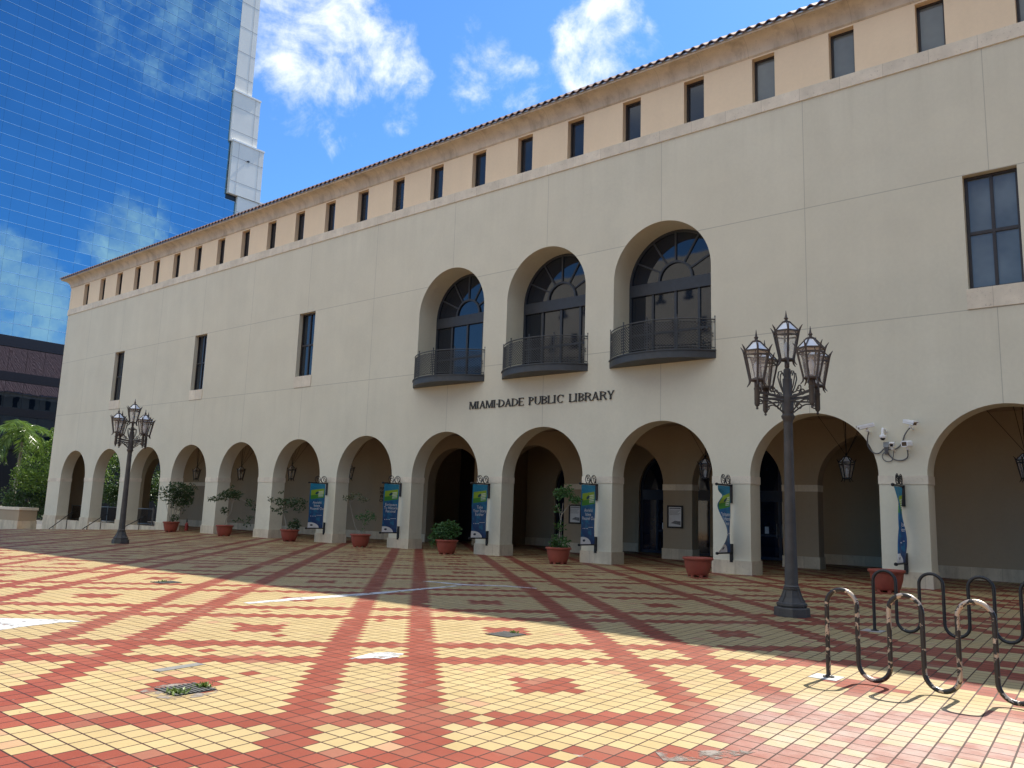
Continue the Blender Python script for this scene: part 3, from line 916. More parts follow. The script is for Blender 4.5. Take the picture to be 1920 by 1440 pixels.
def street_lamp():
    t = thing('street_lamp', 'dark iron five lantern lamp post near the bike racks, nearer one', 'street lamp', (58.46, -9.65, 0), 0, 'ornate five lantern lamp posts')
    ro = pi/8
    mb = MB(); mb.lathe([(.31, 0), (.31, .005), (.305, .14), (.29, .155), (.245, .16)], 8, rot=ro)
    mb.lathe([(.25, .162), (.265, .19), (.262, .225), (.225, .245), (.18, .32), (.15, .40), (.137, .455)], 8, rot=ro)
    for k in range(8):
        a = k*pi/4 + ro
        mb.tube([(.226*cos(a), .226*sin(a), .25), (.182*cos(a), .182*sin(a), .325), (.15*cos(a), .15*sin(a), .41), (.137*cos(a), .137*sin(a), .455)], .009, 5)
    mb.build('base', M_LAMP, t)
    mb = MB(); mb.lathe([(.137, .455), (.145, .47), (.145, .485), (.132, .49), (.132, .50), (.14, .51), (.128, .525), (.118, .54)], 20); mb.build('collar', M_LAMP, t, True)
    mb = MB(); mb.lathe([(.118, .54), (.11, .9), (.096, 1.8), (.086, 2.8), (.08, 3.46)], 16); mb.build('post', M_LAMP, t, True)
    mb = MB(); mb.lathe([(.08, 3.46), (.086, 3.5), (.115, 3.55), (.122, 3.585), (.105, 3.61), (.10, 3.62), (.105, 3.68), (.105, 3.93), (.092, 3.96), (.085, 3.97), (.085, 4.28), (.066, 4.30), (.064, 4.46), (.045, 4.48)], 16); mb.build('capital', M_LAMP, t, True)
    a0 = math.atan2(-.848, -.527)
    for q in range(4):
        a = a0 + q*pi/2; c, s = cos(a), sin(a)
        W = lambda r, z, o=0.0: (r*c - o*s, r*s + o*c, z)
        mb = MB()
        mb.bar(W(.09, 3.93), W(.67, 3.99), .03, .045)
        mb.bar(W(.09, 3.86), W(.67, 3.90), .022, .03)
        S1 = [W(.10 + .5*i/16, 3.70 + .10*sin(pi*1.0*i/16 - .6) + .06*i/16) for i in range(17)]
        mb.tube(S1, .014, 6)
        mb.tube([W(.60 + (.06-.002*i)*cos(.45*i), 3.80 + (.06-.003*i)*sin(.45*i)) for i in range(14)], .012, 6)
        mb.tube([W(.26 + (.075-.003*i)*cos(.4*i+2), 3.80 + (.075-.003*i)*sin(.4*i+2)) for i in range(17)], .012, 6)
        mb.tube([W(.33 + (.07-.003*i)*cos(.42*i+3.6), 4.08 + (.07-.003*i)*sin(.42*i+3.6)) for i in range(17)], .012, 6)
        mb.tube([W(.10, 4.02), W(.16, 4.14), W(.21, 4.30), W(.19, 4.40), W(.13, 4.42), W(.11, 4.36)], .012, 6)
        mb.tube([W(.13, 4.0), W(.24, 4.02), W(.30, 4.10)], .012, 6)
        mb.lathe([(0, 3.66), (.022, 3.67), (.025, 3.69), (.014, 3.71), (.035, 3.73), (.048, 3.76), (.048, 4.02), (.055, 4.03), (.055, 4.06), (.035, 4.08), (.035, 4.16)], 14, (.67*c, .67*s, 0))
        mb.build('arm', M_LAMP, t, True)
        lantern_part(t, .67*c, .67*s, 4.205, a, 1.0)
    lantern_part(t, 0, 0, 4.645, a0, 1.0)
    return t
L1 = street_lamp()
L2 = copy_tree(L1, None, (32.39, -9.31, 0), radians(44))
L2['label'] = 'dark iron five lantern lamp post in front of the left arches, farther one'

# ------------------------------------------------------------------ hanging arcade lanterns
def hanging():
    t = thing('hanging_lantern', '', 'lantern', (0, 3.375, 0), 0, 'lanterns hung inside the arcade')
    lantern_part(t, 0, 0, 3.13, .3, 1.0, True)
    mb = MB(); mb.tube([(0,0,4.05), (0,0,5.45)], .014, 6)
    for i in range(9): mb.lathe([(0,0),(.022,.03),(0,.06)], 6, (0, 0, 4.1+i*.15))
    mb.build('chain', M_BLACK, t)
    mb = MB()
    for dx, dy in ((-1.15, .5), (1.0, -.4), (.45, .9), (-.35, .9)): mb.tube([(dx, dy, 5.45), (0, 0, 3.88)], .009, 5)
    mb.build('stay_wire', M_BLACK, t)
    return t
hl = {3: 'black lantern seen at the right edge of the arch with the bushiest tall potted shrub',
      4: 'black lantern above the potted shrub with long drooping side branch',
      5: 'black lantern in the arch left of the first blue banner',
      6: 'black lantern half hidden behind the pier edge in the fourth banner bay',
      10: 'dim lantern in the arch beside the curled torn banner',
      11: 'black lantern in the arch behind the nearer lamp post',
      12: 'black lantern cut by the right edge of the photo'}
h0 = hanging()
for i, (k, lb) in enumerate(hl.items()):
    o = h0 if i == 0 else copy_tree(h0)
    o.location = (k*P, 3.375, 0); o['label'] = lb

# ------------------------------------------------------------------ pots
def pot():
    t = thing('planter_pot', '', 'planter', (0,0,0), 0, 'round terracotta coloured planters along the arcade')
    mb = MB()
    mb.lathe([(.27, .045), (.285, .05), (.30, .07), (.325, .12), (.375, .30), (.395, .45), (.40, .475), (.435, .482), (.445, .495), (.445, .535), (.43, .55), (.40, .545), (.385, .50)], 40)
    mb.build('tub', M_POT, t, True)
    for k in range(6):
        mb = MB(); a = k*pi/3 + .3
        mb.lathe([(.06, 0), (.065, .06)], 10, (.235*cos(a), .235*sin(a), 0)); mb.build('foot', M_POT, t)
    mb = MB(); mb.lathe([(.0, .46), (.388, .475), (.388, .485), (.2, .50), (0, .505)], 20); mb.build('soil', M_SOIL, t, True)
    return t
pots = [(20.58, -.95, 'terracotta pot holding the tallest bushy shrub, farthest left in the row'),
        (25.98, -.98, 'terracotta pot holding a crooked shrub with long drooping side branch'),
        (31.66, -1.1, 'terracotta pot left of the first banner, with woody shrub and low tuft'),
        (36.85, -1.25, 'terracotta pot with a thin pale stem and a small leafy clump'),
        (41.96, -1.3, 'terracotta pot overflowing with low bright green bush'),
        (47.48, -1.6, 'terracotta pot holding a tall thin pale stemmed shrub'),
        (52.93, -2.2, 'empty terracotta pot before the pier with the curled banner'),
        (58.09, -2.15, 'empty terracotta pot behind the rear bike rack')]
p0 = pot()
for i, (x, y, lb) in enumerate(pots):
    o = p0 if i == 0 else copy_tree(p0)
    o.location = (x, y, 0); o.rotation_euler.z = i*.7; o['label'] = lb

# ------------------------------------------------------------------ leaves
def leaf(mb, p, size, d=None, asp=.45):
    d = Vector(d) if d is not None else Vector((random.gauss(0,1), random.gauss(0,1), random.gauss(0,.7)))
    d.normalize(); s = d.cross(Vector((random.gauss(0,1), random.gauss(0,1), random.gauss(0,1))))
    if s.length < 1e-3: return
    s.normalize(); n = d.cross(s); p = Vector(p); w = size*asp/2
    mid = p + d*size*.5
    mb.add([p, mid + s*w - n*w*.3, p + d*size, mid - s*w - n*w*.3, ], [(0,1,2,3)])
def clump(mb, c, r, n, size, asp=.45):
    for _ in range(n):
        while True:
            q = Vector((random.uniform(-1,1), random.uniform(-1,1), random.uniform(-1,1)))
            if q.length <= 1: break
        q = q * (q.length ** -.35 if q.length > .05 else 1)
        q = q.normalized() * min(q.length, 1.0)
        leaf(mb, (c[0]+q.x*r[0], c[1]+q.y*r[1], c[2]+q.z*r[2]), size*random.uniform(.6, 1.25), None, asp)
RT = Vector((.772, -.0, 0)); RT = Vector((.79, .61, 0)).normalized()   # roughly across the line of sight
def potted(i, label, stems, clumps, m, size, asp=.5):
    x, y, _ = pots[i]
    t = thing('potted_shrub', label, 'plant', (x, y, .5), 0, 'shrubs growing in the arcade pots')
    mb = MB()
    vd = Vector((63.98-x, -24.43-y, 0)).normalized(); RT = Vector((-vd.y, vd.x, 0))
    def L(a, z, dpt=0.0): return (RT.x*a - RT.y*dpt, RT.y*a + RT.x*dpt, z)
    for pts, r in stems:
        P3 = [L(*p) for p in pts]; mb.tube(P3, [r*(1-.6*j/(len(P3)-1)) for j in range(len(P3))], 6)
    mb.build('stem', M_BARK, t, True)
    mb = MB()
    for a, z, d, ra, rz, n in clumps: clump(mb, L(a, z, d), (ra*.85, ra*.85, rz), int(n*1.25), size*1.25, asp)
    mb.build('foliage', m, t)
potted(0, 'tall dense dark leaved shrub in the farthest left pot',
       [([(0,0),(-.05,.5),(-.1,1.2)], .03), ([(.05,0),(.2,.6),(.45,1.4)], .03), ([(.02,0),(.1,.5,.1),(.15,1.6,.1)], .025), ([(0,0),(-.2,.5),(-.45,1.3)], .02), ([(.05,0),(.3,.4),(.8,1.0)], .02)],
       [(.1,1.9,0,.6,.35,260), (.55,1.75,.1,.6,.4,260), (-.1,1.5,-.1,.5,.4,220), (.4,1.3,.1,.55,.35,220), (.75,1.25,0,.4,.35,130), (-.55,1.5,0,.25,.35,40), (.1,1.0,0,.35,.25,70), (.9,1.9,0,.3,.3,50), (-.6,1.75,0,.2,.25,18), (.55,.75,0,.2,.15,16), (.15,.25,0,.25,.2,60)], M_LEAF, .12)
potted(1, 'crooked open shrub with one branch drooping to the right',
       [([(0,0),(.05,.35),(.25,.75),(.30,1.3),(.1,1.7)], .022), ([(.28,1.0),(.1,1.3),(-.4,1.4),(-.75,1.35)], .014), ([(.1,.5),(-.1,.75)], .012), ([(.3,1.3),(.7,1.4),(1.15,1.15),(1.45,1.0)], .014), ([(.05,.3),(.5,.35),(1.0,.2),(1.3,.55)], .012)],
       [(.1,1.65,0,.45,.2,150), (.45,1.6,0,.35,.22,110), (-.15,1.5,.1,.4,.2,100), (-.65,1.35,0,.32,.12,60), (-.12,.8,0,.2,.18,60), (1.15,1.2,0,.3,.2,45), (1.4,.95,0,.2,.15,24), (1.2,.45,0,.22,.15,32), (.7,.3,0,.3,.08,22), (1.1,.15,0,.25,.1,22), (.15,1.95,0,.12,.12,14)], M_LEAF, .11)
potted(2, 'woody shrub with leaning trunk and small tuft at its foot, beside first banner',
       [([(-.15,0),(-.2,.35),(-.35,.8),(-.45,1.1)], .03), ([(-.35,.8),(.1,1.1),(.45,1.3)], .018), ([(-.42,1.0),(-.8,1.25),(-1.0,1.35)], .014), ([(-.3,.7),(-.75,.9)], .01)],
       [(-.45,1.3,0,.4,.2,120), (-.05,1.3,0,.4,.22,120), (.35,1.2,.1,.35,.35,90), (-.95,1.4,0,.2,.12,30), (-.85,.95,0,.16,.1,14), (-.45,.9,0,.3,.15,40), (.15,.2,0,.3,.22,110), (.3,.3,0,.2,.25,60), (.5,1.35,0,.2,.15,30), (-.5,1.75,0,.15,.05,8)], M_LEAF, .105)
potted(3, 'thin shrub with pale bare curved stem and small green clump',
       [([(-.05,0),(-.25,.35),(-.35,.7),(-.45,1.05),(-.55,1.4),(-.3,1.65)], .014), ([(-.52,1.35),(-.2,1.6),(.15,1.55)], .008), ([(.05,0),(.08,.35),(.1,.7)], .014), ([(.08,.4),(.35,.75)], .008)],
       [(-.65,1.55,0,.28,.1,36), (-.3,1.62,0,.4,.14,70), (.05,1.5,0,.25,.12,40)], M_LEAFP, .085)
# its green clump is a second foliage part
sh = [o for o in bpy.data.objects if o.name.startswith('potted_shrub') and o.type == 'EMPTY'][-1]
mb = MB()
for a, z, r, rz, n in ((.0,.75,.32,.14,70), (.3,.85,.28,.2,90), (.5,.75,.2,.12,40), (.2,.55,.2,.12,30), (.1,.15,.1,.12,16)):
    clump(mb, (.66*a, .75*a, z), (r*.8, r*.8, rz), n, .10, .5)
mb.build('foliage', M_LEAFG, sh)
potted(4, 'low rounded bright green bush spilling over its pot',
       [([(0,0),(.0,.4),(.05,.6)], .015), ([(0,0),(-.3,.3),(-.5,.3)], .01)],
       [(-.05,.45,0,.42,.28,330), (.25,.4,0,.3,.25,180), (-.35,.35,0,.32,.25,190), (-.55,.05,0,.18,.25,70), (0,.2,0,.4,.18,150), (.1,.65,0,.25,.14,60)], M_LEAFG, .11, .4)
potted(5, 'tall thin pale stemmed shrub with leafy top and leafy foot',
       [([(.0,0),(.02,.6),(.08,1.1),(.12,1.55)], .02), ([(.06,0),(.08,.6),(.03,1.1),(-.1,1.5)], .016), ([(.05,1.1),(.3,1.45),(.55,1.6)], .012), ([(.08,1.15),(-.18,1.6)], .01), ([(-.05,0),(-.05,.5)], .012)],
       [(.02,1.85,0,.25,.2,130), (.28,1.95,0,.2,.2,90), (-.1,1.35,0,.14,.16,36), (.55,1.65,0,.28,.12,80), (.05,.75,0,.18,.16,50), (-.12,.25,0,.2,.25,90), (.15,.2,0,.25,.22,110), (.0,.05,0,.3,.15,60)], M_LEAFG, .10, .5)

# ------------------------------------------------------------------ bike racks
def bike_rack(name, label, loc, n, pitch, htop, slope, m, plate_m):
    t = thing(name, label, 'bike rack', loc, 0, 'wave shaped bike racks')
    r = pitch/2; zt = htop - r - .024; zb = .045 + r
    pts = [(0,0,.005)]
    x = 0.0
    for i in range(n):           # n legs pairs
        pts += [(x,0,.3), (x,0,zt)]
        pts += [(x + r - r*cos(pi*j/14), 0, zt + r*sin(pi*j/14)) for j in range(1, 14)]
        x += pitch
        pts += [(x,0,zt)]
        if i < n-1:
            pts += [(x,0,.5), (x,0,zb)]
            pts += [(x + r - r*cos(pi*j/14), 0, zb - r*sin(pi*j/14)) for j in range(1, 14)]
            x += pitch
            pts += [(x,0,zb)]
    pts += [(x,0,.3), (x,0,.005)]
    pts = [(p[0], p[0]*slope, p[2]) for p in pts]
    mb = MB(); mb.tube(pts, .0245, 14); mb.build('tube', m, t, True)
    for px in (0, x):
        mb = MB(); mb.lathe([(.06, .006), (.06, .016), (.034, .018), (.033, .026), (.026, .03)], 20, (px, px*slope, 0)); mb.build('flange', m, t, True)
        mb = MB(); mb.box(px-.17, px+.13, px*slope-.16, px*slope+.14, -.02, .006); mb.build('concrete_pad', plate_m, t)
    return t
M_PAD = simple('pale_concrete_pad', (.42, .42, .40), .85, 0, .08, 10)
M_PAD2 = simple('grey_concrete_pad', (.36, .33, .30), .85, 0, .1, 10)
bike_rack('bike_rack', 'wave bike rack with black paint chipped to bare metal, nearest the viewer', (60.88, -15.09, 0), 4, .325, .965, -.075, M_RACK, M_PAD)
bike_rack('bike_rack', 'mostly intact black wave bike rack behind the chipped one', (60.09, -10.50, 0), 4, .335, .965, .0, M_RACKB, M_PAD2)

# ------------------------------------------------------------------ security cameras
def housing(name, label, loc, yaw, pitch, L=.42, w=.13, h=.11, hood=True):
    t = thing(name, label, 'security camera', loc)
    R = Matrix.Rotation(yaw, 3, 'Z') @ Matrix.Rotation(pitch, 3, 'X')
    def tr(mb): mb.v = [tuple(R @ Vector(v)) for v in mb.v]; return mb
    mb = MB(); mb.plate([[(-w/2, -h*.35), (-w*.3, -h/2), (w*.3, -h/2), (w/2, -h*.35), (w/2, h*.3), (w*.3, h/2), (-w*.3, h/2), (-w/2, h*.3)]], -L/2, L/2)
    tr(mb).build('housing', M_WHITE, t)
    mb = MB(); mb.box(-w*.36, w*.36, -L/2-.004, -L/2+.01, -h*.34, h*.3); tr(mb).build('lens', M_LENS, t)
    if hood:
        mb = MB(); mb.box(-w*.56, w*.56, -L/2-.05, L/2*.9, h*.52, h*.60); mb.box(-w*.6, -w*.56, -L/2-.05, L/2*.9, h*.1, h*.6); mb.box(w*.56, w*.6, -L/2-.05, L/2*.9, h*.1, h*.6)
        tr(mb).build('sunshield', M_WHITE, t)
    mb = MB(); mb.tube([(0,.03,-h*.45), (0,.05,-h*.45-.07), (0, -loc[1]-.02, -h*.45-.10)], .028, 8); mb.lathe([(.05,-.01),(.05,.01)], 10, (0, .05, -h*.45-.07)); mb.build('bracket', M_WHITE, t, True)
    return t
housing('security_camera', 'white bullet security camera pointing down left above the arch shoulder', (57.22, -.34, 4.40), radians(-62), radians(14))
housing('security_camera', 'white bullet security camera highest on the pier, pointing right', (58.36, -.34, 4.46), radians(50), radians(14))
housing('security_camera', 'small white box camera low in the middle of the camera cluster', (57.86, -.26, 3.87), radians(8), radians(12), .24, .11, .11)
housing('security_camera', 'boxy white camera with wide black window, lowest right of the cluster', (58.24, -.26, 3.89), radians(-22), radians(6), .22, .20, .17, False)
t = thing('dome_camera', 'white dome camera hanging from a curved arm between bullet cameras', 'security camera', (57.62, -.24, 4.10))
mb = MB(); mb.tube([(.03,.23,.16), (.02,.12,.22), (0,.03,.23), (0,0,.17), (0,0,.05)], .036, 10); mb.build('arm', M_WHITE, t, True)
mb = MB(); mb.lathe([(.03,.07),(.085,.05),(.09,.02),(.09,-.01),(.075,-.03),(.07,-.035)], 18); mb.build('housing', M_WHITE, t, True)
mb = MB(); mb.lathe([(.07,-.03),(.068,-.05),(.05,-.085),(.02,-.10),(0,-.102)], 18); mb.build('dome', M_LENS, t, True)
t = thing('junction_box', 'grey junction box with dark conduit fittings under the dome camera', 'electrical box', (57.66, -.05, 3.72))
mb = MB(); mb.box(-.07, .07, -.06, .045, .10, .24); mb.build('box', M_STEEL, t)
mb = MB()
for dx in (-.04, .0, .045): mb.tube([(dx, -.03, .10), (dx*.8, -.04, .0), (dx*.6, -.03, -.06)], .018, 8)
mb.lathe([(.05,-.10),(.055,-.06),(.03,-.03)], 10); mb.build('fitting', M_CABLE, t, True)
def cable(label, pts, r=.017):
    # smooth through points (Catmull-Rom)
    pts = [Vector(p) for p in pts]; out = []
    for i in range(len(pts)-1):
        a = pts[max(i-1,0)]; b_ = pts[i]; c = pts[i+1]; d = pts[min(i+2, len(pts)-1)]
        for j in range(8):
            u = j/8
            out.append(.5*((2*b_) + (c-a)*u + (2*a-5*b_+4*c-d)*u*u + (3*b_-a-3*c+d)*u**3))
    out.append(pts[-1])
    mb = MB(); mb.tube(out, r, 7)
    o = mb.build('conduit_cable', M_CABLE, None, True); tag(o, label, 'cable', 'flexible conduits of the camera cluster')
cable('grey conduit looping from the left bullet camera to the junction box', [(57.26,-.28,4.24),(57.17,-.10,4.05),(57.17,-.04,3.85),(57.30,-.04,3.68),(57.46,-.05,3.66),(57.60,-.08,3.78)])
cable('grey conduit rising to the highest right bullet camera', [(57.72,-.10,3.75),(57.9,-.05,3.77),(58.05,-.04,3.90),(58.14,-.04,4.14),(58.30,-.22,4.30),(58.38,-.28,4.33)])
cable('grey conduit drooping from the junction box to the boxy camera', [(57.68,-.08,3.70),(57.72,-.04,3.60),(57.86,-.04,3.47),(58.06,-.04,3.45),(58.20,-.05,3.54),(58.24,-.20,3.72)])
cable('thin grey loop hanging under the small box camera', [(57.60,-.06,3.68),(57.53,-.03,3.58),(57.58,-.03,3.46),(57.70,-.03,3.42),(57.80,-.03,3.48),(57.86,-.10,3.72)], .011)

# ------------------------------------------------------------------ notices and wall letters
def notice(label, x0, x1, z0, z1):
    t = thing('notice_board', label, 'notice', ((x0+x1)/2, 5.96, z0), 0, 'framed notices on the inner arcade piers', True)
    mb = MB(); rect_frame(mb, x0, x1, z0, z1, 5.93, 5.985, .06); mb.box(x0+.06, x1-.06, 5.965, 5.985, z0+.06, z1-.06); mb.build('frame', M_BLACK, t)
    mb = MB(); mb.box(x0+.065, x1-.065, 5.955, 5.963, z0+.065, z1-.065); mb.build('sheet', M_PAPER, t)
    mb = MB(); w = x1-x0; h = z1-z0
    mb.box(x0+.1, x1-.1, 5.951, 5.954, z1-.14, z1-.10)
    for i in range(5): mb.box(x0+.1, x1-.12-.05*(i % 3), 5.951, 5.954, z1-.20-.045*i, z1-.188-.045*i)
    mb.add([(x0+.16, 5.953, z0+.20), (x1-.10, 5.953, z0+.13), (x1-.10, 5.953, z0+.28), (x0+.35, 5.953, z0+.30)], [(0,1,2,3)])
    mb.build('print', M_PRINT, t)
notice('black framed notice in full view on the inner pier beside glass door', 9.413*P, 9.549*P+.02, 1.25, 2.17)
notice('black framed notice partly covered by a blue banner', 8.432*P, 8.565*P, 1.26, 2.11)
mb = MB()
for r, ln in enumerate(('MA', 'NE', 'PE', 'CR')):
    v, f = text_mesh(ln, .26)
    for j in (0, 1):
        mb.add([(5.905*P + p[0]*1.15 + .19 + j*.006, 5.955, 2.72 - .22*r + p[1]*.85 - .05) for p in v], f)
tag(mb.build('wall_lettering', M_BLACK), 'stacked dark capital letters on the arcade wall, cut off by a banner', 'lettering')
t = thing('fire_extinguisher', 'small dark red bottle shaped cylinder on the arcade floor right of the farthest pot', 'cylinder', (18.56, 1.11, 0))
mb = MB(); mb.lathe([(.10, 0), (.10, .34), (.08, .40), (.035, .45), (.03, .5)], 14); mb.build('body', M_RED, t, True)
mb = MB(); mb.lathe([(.03, .5), (.045, .51), (.045, .56), (.02, .6), (.02, .68)], 10); mb.build('valve', M_BLACK, t, True)

# ------------------------------------------------------------------ handrails and gallery railings at left
for k, lb in ((1, 'black sloping handrail at the leftmost arch'), (2, 'black sloping handrail at the second arch from the left'), (3, 'black sloping handrail behind the farther lamp post')):
    X = 4.95 + (k-1)*P; g0 = gz(X)
    t = thing('handrail', lb, 'handrail', (X, -1.0, g0), 0, 'handrails at the left arches', True)
    mb = MB(); mb.tube([(X+.05, -1.1, g0+.03), (X, -1.0, g0+.10), (X, .18, .62), (X, .30, .70), (X, .36, .68)], .026, 8); mb.build('rail', M_BLACK, t, True)
    for y, zt in ((-.82, g0+.22), (.012, .52)):
        mb = MB(); mb.tube([(X, y, g0), (X, y, zt)], .022, 8); mb.build('baluster', M_BLACK, t, True)
for k, (xa, xb, lb) in enumerate(((1.75, 5.3, 'dark mesh railing inside the leftmost arch'), (5.42, 9.4, 'dark mesh railing inside the second arch'), (9.52, 13.6, 'dark mesh railing inside the third arch behind the lamp post'))):
    t = thing('metal_railing', lb, 'railing', ((xa+xb)/2, 1.6, .1), 0, 'mesh railings inside the left arches', True)
    mb = MB(); rect_frame(mb, xa, xb, .18, 1.16, 1.58, 1.62, .04); mb.build('frame', M_STEEL, t)
    mb = MB(); n = int((xb-xa)/.075)
    for i in range(n+1): mb.box(xa+.02+i*(xb-xa-.04)/n-.008, xa+.02+i*(xb-xa-.04)/n+.008, 1.592, 1.608, .2, 1.14)
    mb.build('mesh_infill', M_FRAME, t)
    for x in (xa+.03, (xa+xb)/2, xb-.03):
        mb = MB(); mb.box(x-.028, x+.028, 1.54, 1.576, .1, 1.22); mb.build('post', M_STEEL, t)

# ------------------------------------------------------------------ drains, weeds, smears
M_GRATE = simple('weathered_grate_iron', (.08, .08, .075), .7, .1, .3, 12)
def drain(label, x, y, s, wlabel):
    t = thing('drain_grate', label, 'drain', (x, y, 0), 0, 'drain grates in the tiled plaza', True)
    mb = MB(); mb.add([(x-s/2, y-s/2, .004), (x+s/2, y-s/2, .004), (x+s/2, y+s/2, .004), (x-s/2, y+s/2, .004)], [(0,1,2,3)]); mb.build('pit', M_DARKB, t)
    mb = MB(); rect_frame2 = [(x-s/2, x+s/2, y-s/2, y-s/2+.018), (x-s/2, x+s/2, y+s/2-.018, y+s/2)]
    for a, b_, c, d in rect_frame2: mb.box(a, b_, c, d, .0045, .012)
    n = 9
    for i in range(n):
        yy = y - s/2 + s*(i+.5)/n; mb.box(x-s/2+.01, x+s/2-.01, yy-.012, yy+.012, .0046, .010)
    mb.build('grate', M_GRATE, t)
    for j, (dx, dy, nn, lb) in enumerate(wlabel):
        mb = MB()
        for _ in range(nn):
            a = random.uniform(0, 2*pi); rr = abs(random.gauss(0, .05))
            px, py = x + dx + rr*cos(a), y + dy + rr*sin(a)
            leaf(mb, (px, py, .005), random.uniform(.025, .06), (random.gauss(0,.8), random.gauss(0,.8), .8), .5)
        tag(mb.build('weed', M_WEED), lb, 'weed', 'weeds growing in the drains')
drain('dark slotted drain grate with weeds in the sunlit foreground', 56.99, -20.36, .38, [(.10, -.14, 80, 'green weed at the near edge of the foreground drain'), (.02, .17, 70, 'tuft of weed at the far edge of the foreground drain')])
drain('drain grate in the sunlit plaza near the shadow edge, centre', 56.68, -15.51, .40, [(0, .18, 24, 'small weed on the central drain grate')])
drain('distant drain grate at left near the shadow edge', 47.64, -15.57, .45, [(-.12, .0, 30, 'small weed on the distant left drain grate')])
def smear_mat(name, c, thr):
    m, t, b = newmat(name); co = objco(t)
    n = t.noise(co, 5, 6, .7)
    t.l.new(t.vm('SCALE', c, scale=t.mr(n, .3, .7, .85, 1.08)).outputs[0], b.inputs['Base Color']); b.inputs['Roughness'].default_value = .85
    t.l.new(t.mr(n, thr, thr+.12), b.inputs['Alpha'])
    return m
M_SMEAR = smear_mat('white_cement_residue', (.46, .47, .475), .36)
M_SMEAR2 = smear_mat('thin_cement_residue', (.21, .18, .155), .46)
def smear(label, pts, m=M_SMEAR, cat='smear', z=.0045):
    mb = MB(); mb.plate([pts], 0, 1, lambda x, y, zz: (x, zz, z if y == 0 else z-.003))
    tag(mb.build('cement_smear', m), label, cat, 'white smears on the plaza tiles')
def streak(c, w, seed, n=16):
    rnd = random.Random(seed); a, b_ = [], []
    for i in range(n+1):
        u = i/n*(len(c)-1); k = min(int(u), len(c)-2); f = u-k
        x = c[k][0]+(c[k+1][0]-c[k][0])*f; y = c[k][1]+(c[k+1][1]-c[k][1])*f; ww = (w[k]+(w[k+1]-w[k])*f)/2
        a.append((x-ww*rnd.uniform(.7,1.15), y)); b_.append((x+ww*rnd.uniform(.7,1.15), y))
    return a + b_[::-1]
smear('long white streak running from sunlight into the shadow', streak([(51.66,-16.3),(51.6,-15.2),(51.6,-13.4),(51.3,-10.6)], [.2,.32,.28,.10], 3))
smear('thin pale streak along shaded tiles right of the long one', [(50.1,-10.6),(51.25,-10.5),(52.0,-9.85),(52.7,-9.62),(52.65,-9.55),(51.9,-9.7),(51.2,-10.25),(50.2,-10.45)])
smear('broad white smear at the left edge of the sunlit foreground', [(50.5,-20.4),(51.35,-19.95),(51.7,-19.62),(52.0,-19.36),(52.3,-19.25),(52.25,-19.55),(52.32,-19.9),(52.5,-20.35),(51.8,-20.9),(51,-21)])
smear('small white patch on red and cream tiles, centre foreground', [(56.76,-18.32),(56.66,-18.0),(56.62,-17.86),(56.7,-17.68),(56.9,-17.62),(57.0,-17.8),(57.0,-18.02),(56.88,-18.05)])
smear('worn pale cement scrape in the right foreground', [(60.95,-19.0),(61.15,-18.75),(61.4,-18.45),(61.5,-18.3),(61.45,-18.55),(61.3,-18.95),(61.1,-19.15)], M_SMEAR2)
smear('crumbled grey residue around the weedy foreground drain', [(56.72,-20.55),(56.8,-20.68),(57.05,-20.72),(57.28,-20.62),(57.33,-20.4),(57.27,-20.2),(57.0,-20.12),(56.75,-20.2),(56.68,-20.4)], M_SMEAR2, 'smear', .0028)
mb = MB(); mb.add([(55.98,-20.16,.0045),(56.12,-20.14,.0045),(56.06,-19.62,.0045),(55.93,-19.64,.0045)], [(0,1,2,3)])
tag(mb.build('mortar_patch', M_MORTAR), 'grey mortar strip replacing a row of tiles by the foreground drain', 'patch')

# ------------------------------------------------------------------ mirror glass tower
TX = -38.0
TW = thing('office_tower', 'blue mirrored glass office tower with stepped concrete edge', 'building', (TX-15, 15, -.9), world=True)
sc_ = (64 - TX) / 104.0        # offsets were measured for a plane at X = -40
def ty(y): return -24.428 + (y + 24.428) * sc_
def tz(z): return 1.65 + (z - 1.65) * sc_
pw, ph = 1.93*sc_, 1.476*sc_
yR = ty(35.2); zB = tz(20.06)
rnd = random.Random(11)
nrow, ncol = 46, 27
for r in range(nrow):
    mb = MB(); z0 = zB + r*ph + .02; z1 = zB + (r+1)*ph - .02
    for c in range(-1 if z1 < tz(46) else 0, ncol):
        y1 = yR - c*pw - .007; y0 = y1 - pw + .014
        a = rnd.gauss(0, .0022); b_ = rnd.gauss(0, .0022)
        hx = lambda sy, sz: TX + a*sy*pw/2 + b_*sz*ph/2
        mb.add([(hx(-1,-1), y0, z0), (hx(1,-1), y1, z0), (hx(1,1), y1, z1), (hx(-1,1), y0, z1)], [(0,1,2,3)])
    mb.build('window_row', M_TGLASS, TW)
ztop = zB + nrow*ph; yL = yR - ncol*pw
mb = MB()
for r in range(nrow+1): mb.box(TX-.03, TX+.045, yL, yR + (pw if zB+r*ph < tz(46) else 0), zB+r*ph-.021, zB+r*ph+.021)
mb.build('transom', M_MULL, TW)
mb = MB()
for c in range(ncol+1): mb.box(TX-.04, TX-.006, yR-c*pw-.017, yR-c*pw+.017, zB, ztop)
mb.build('mullion', M_JMULL, TW)
mb = MB(); mb.box(TX-32, TX-.05, yL, ty(38.0), -.9, ztop+1); mb.build('core', M_DARKB, TW)
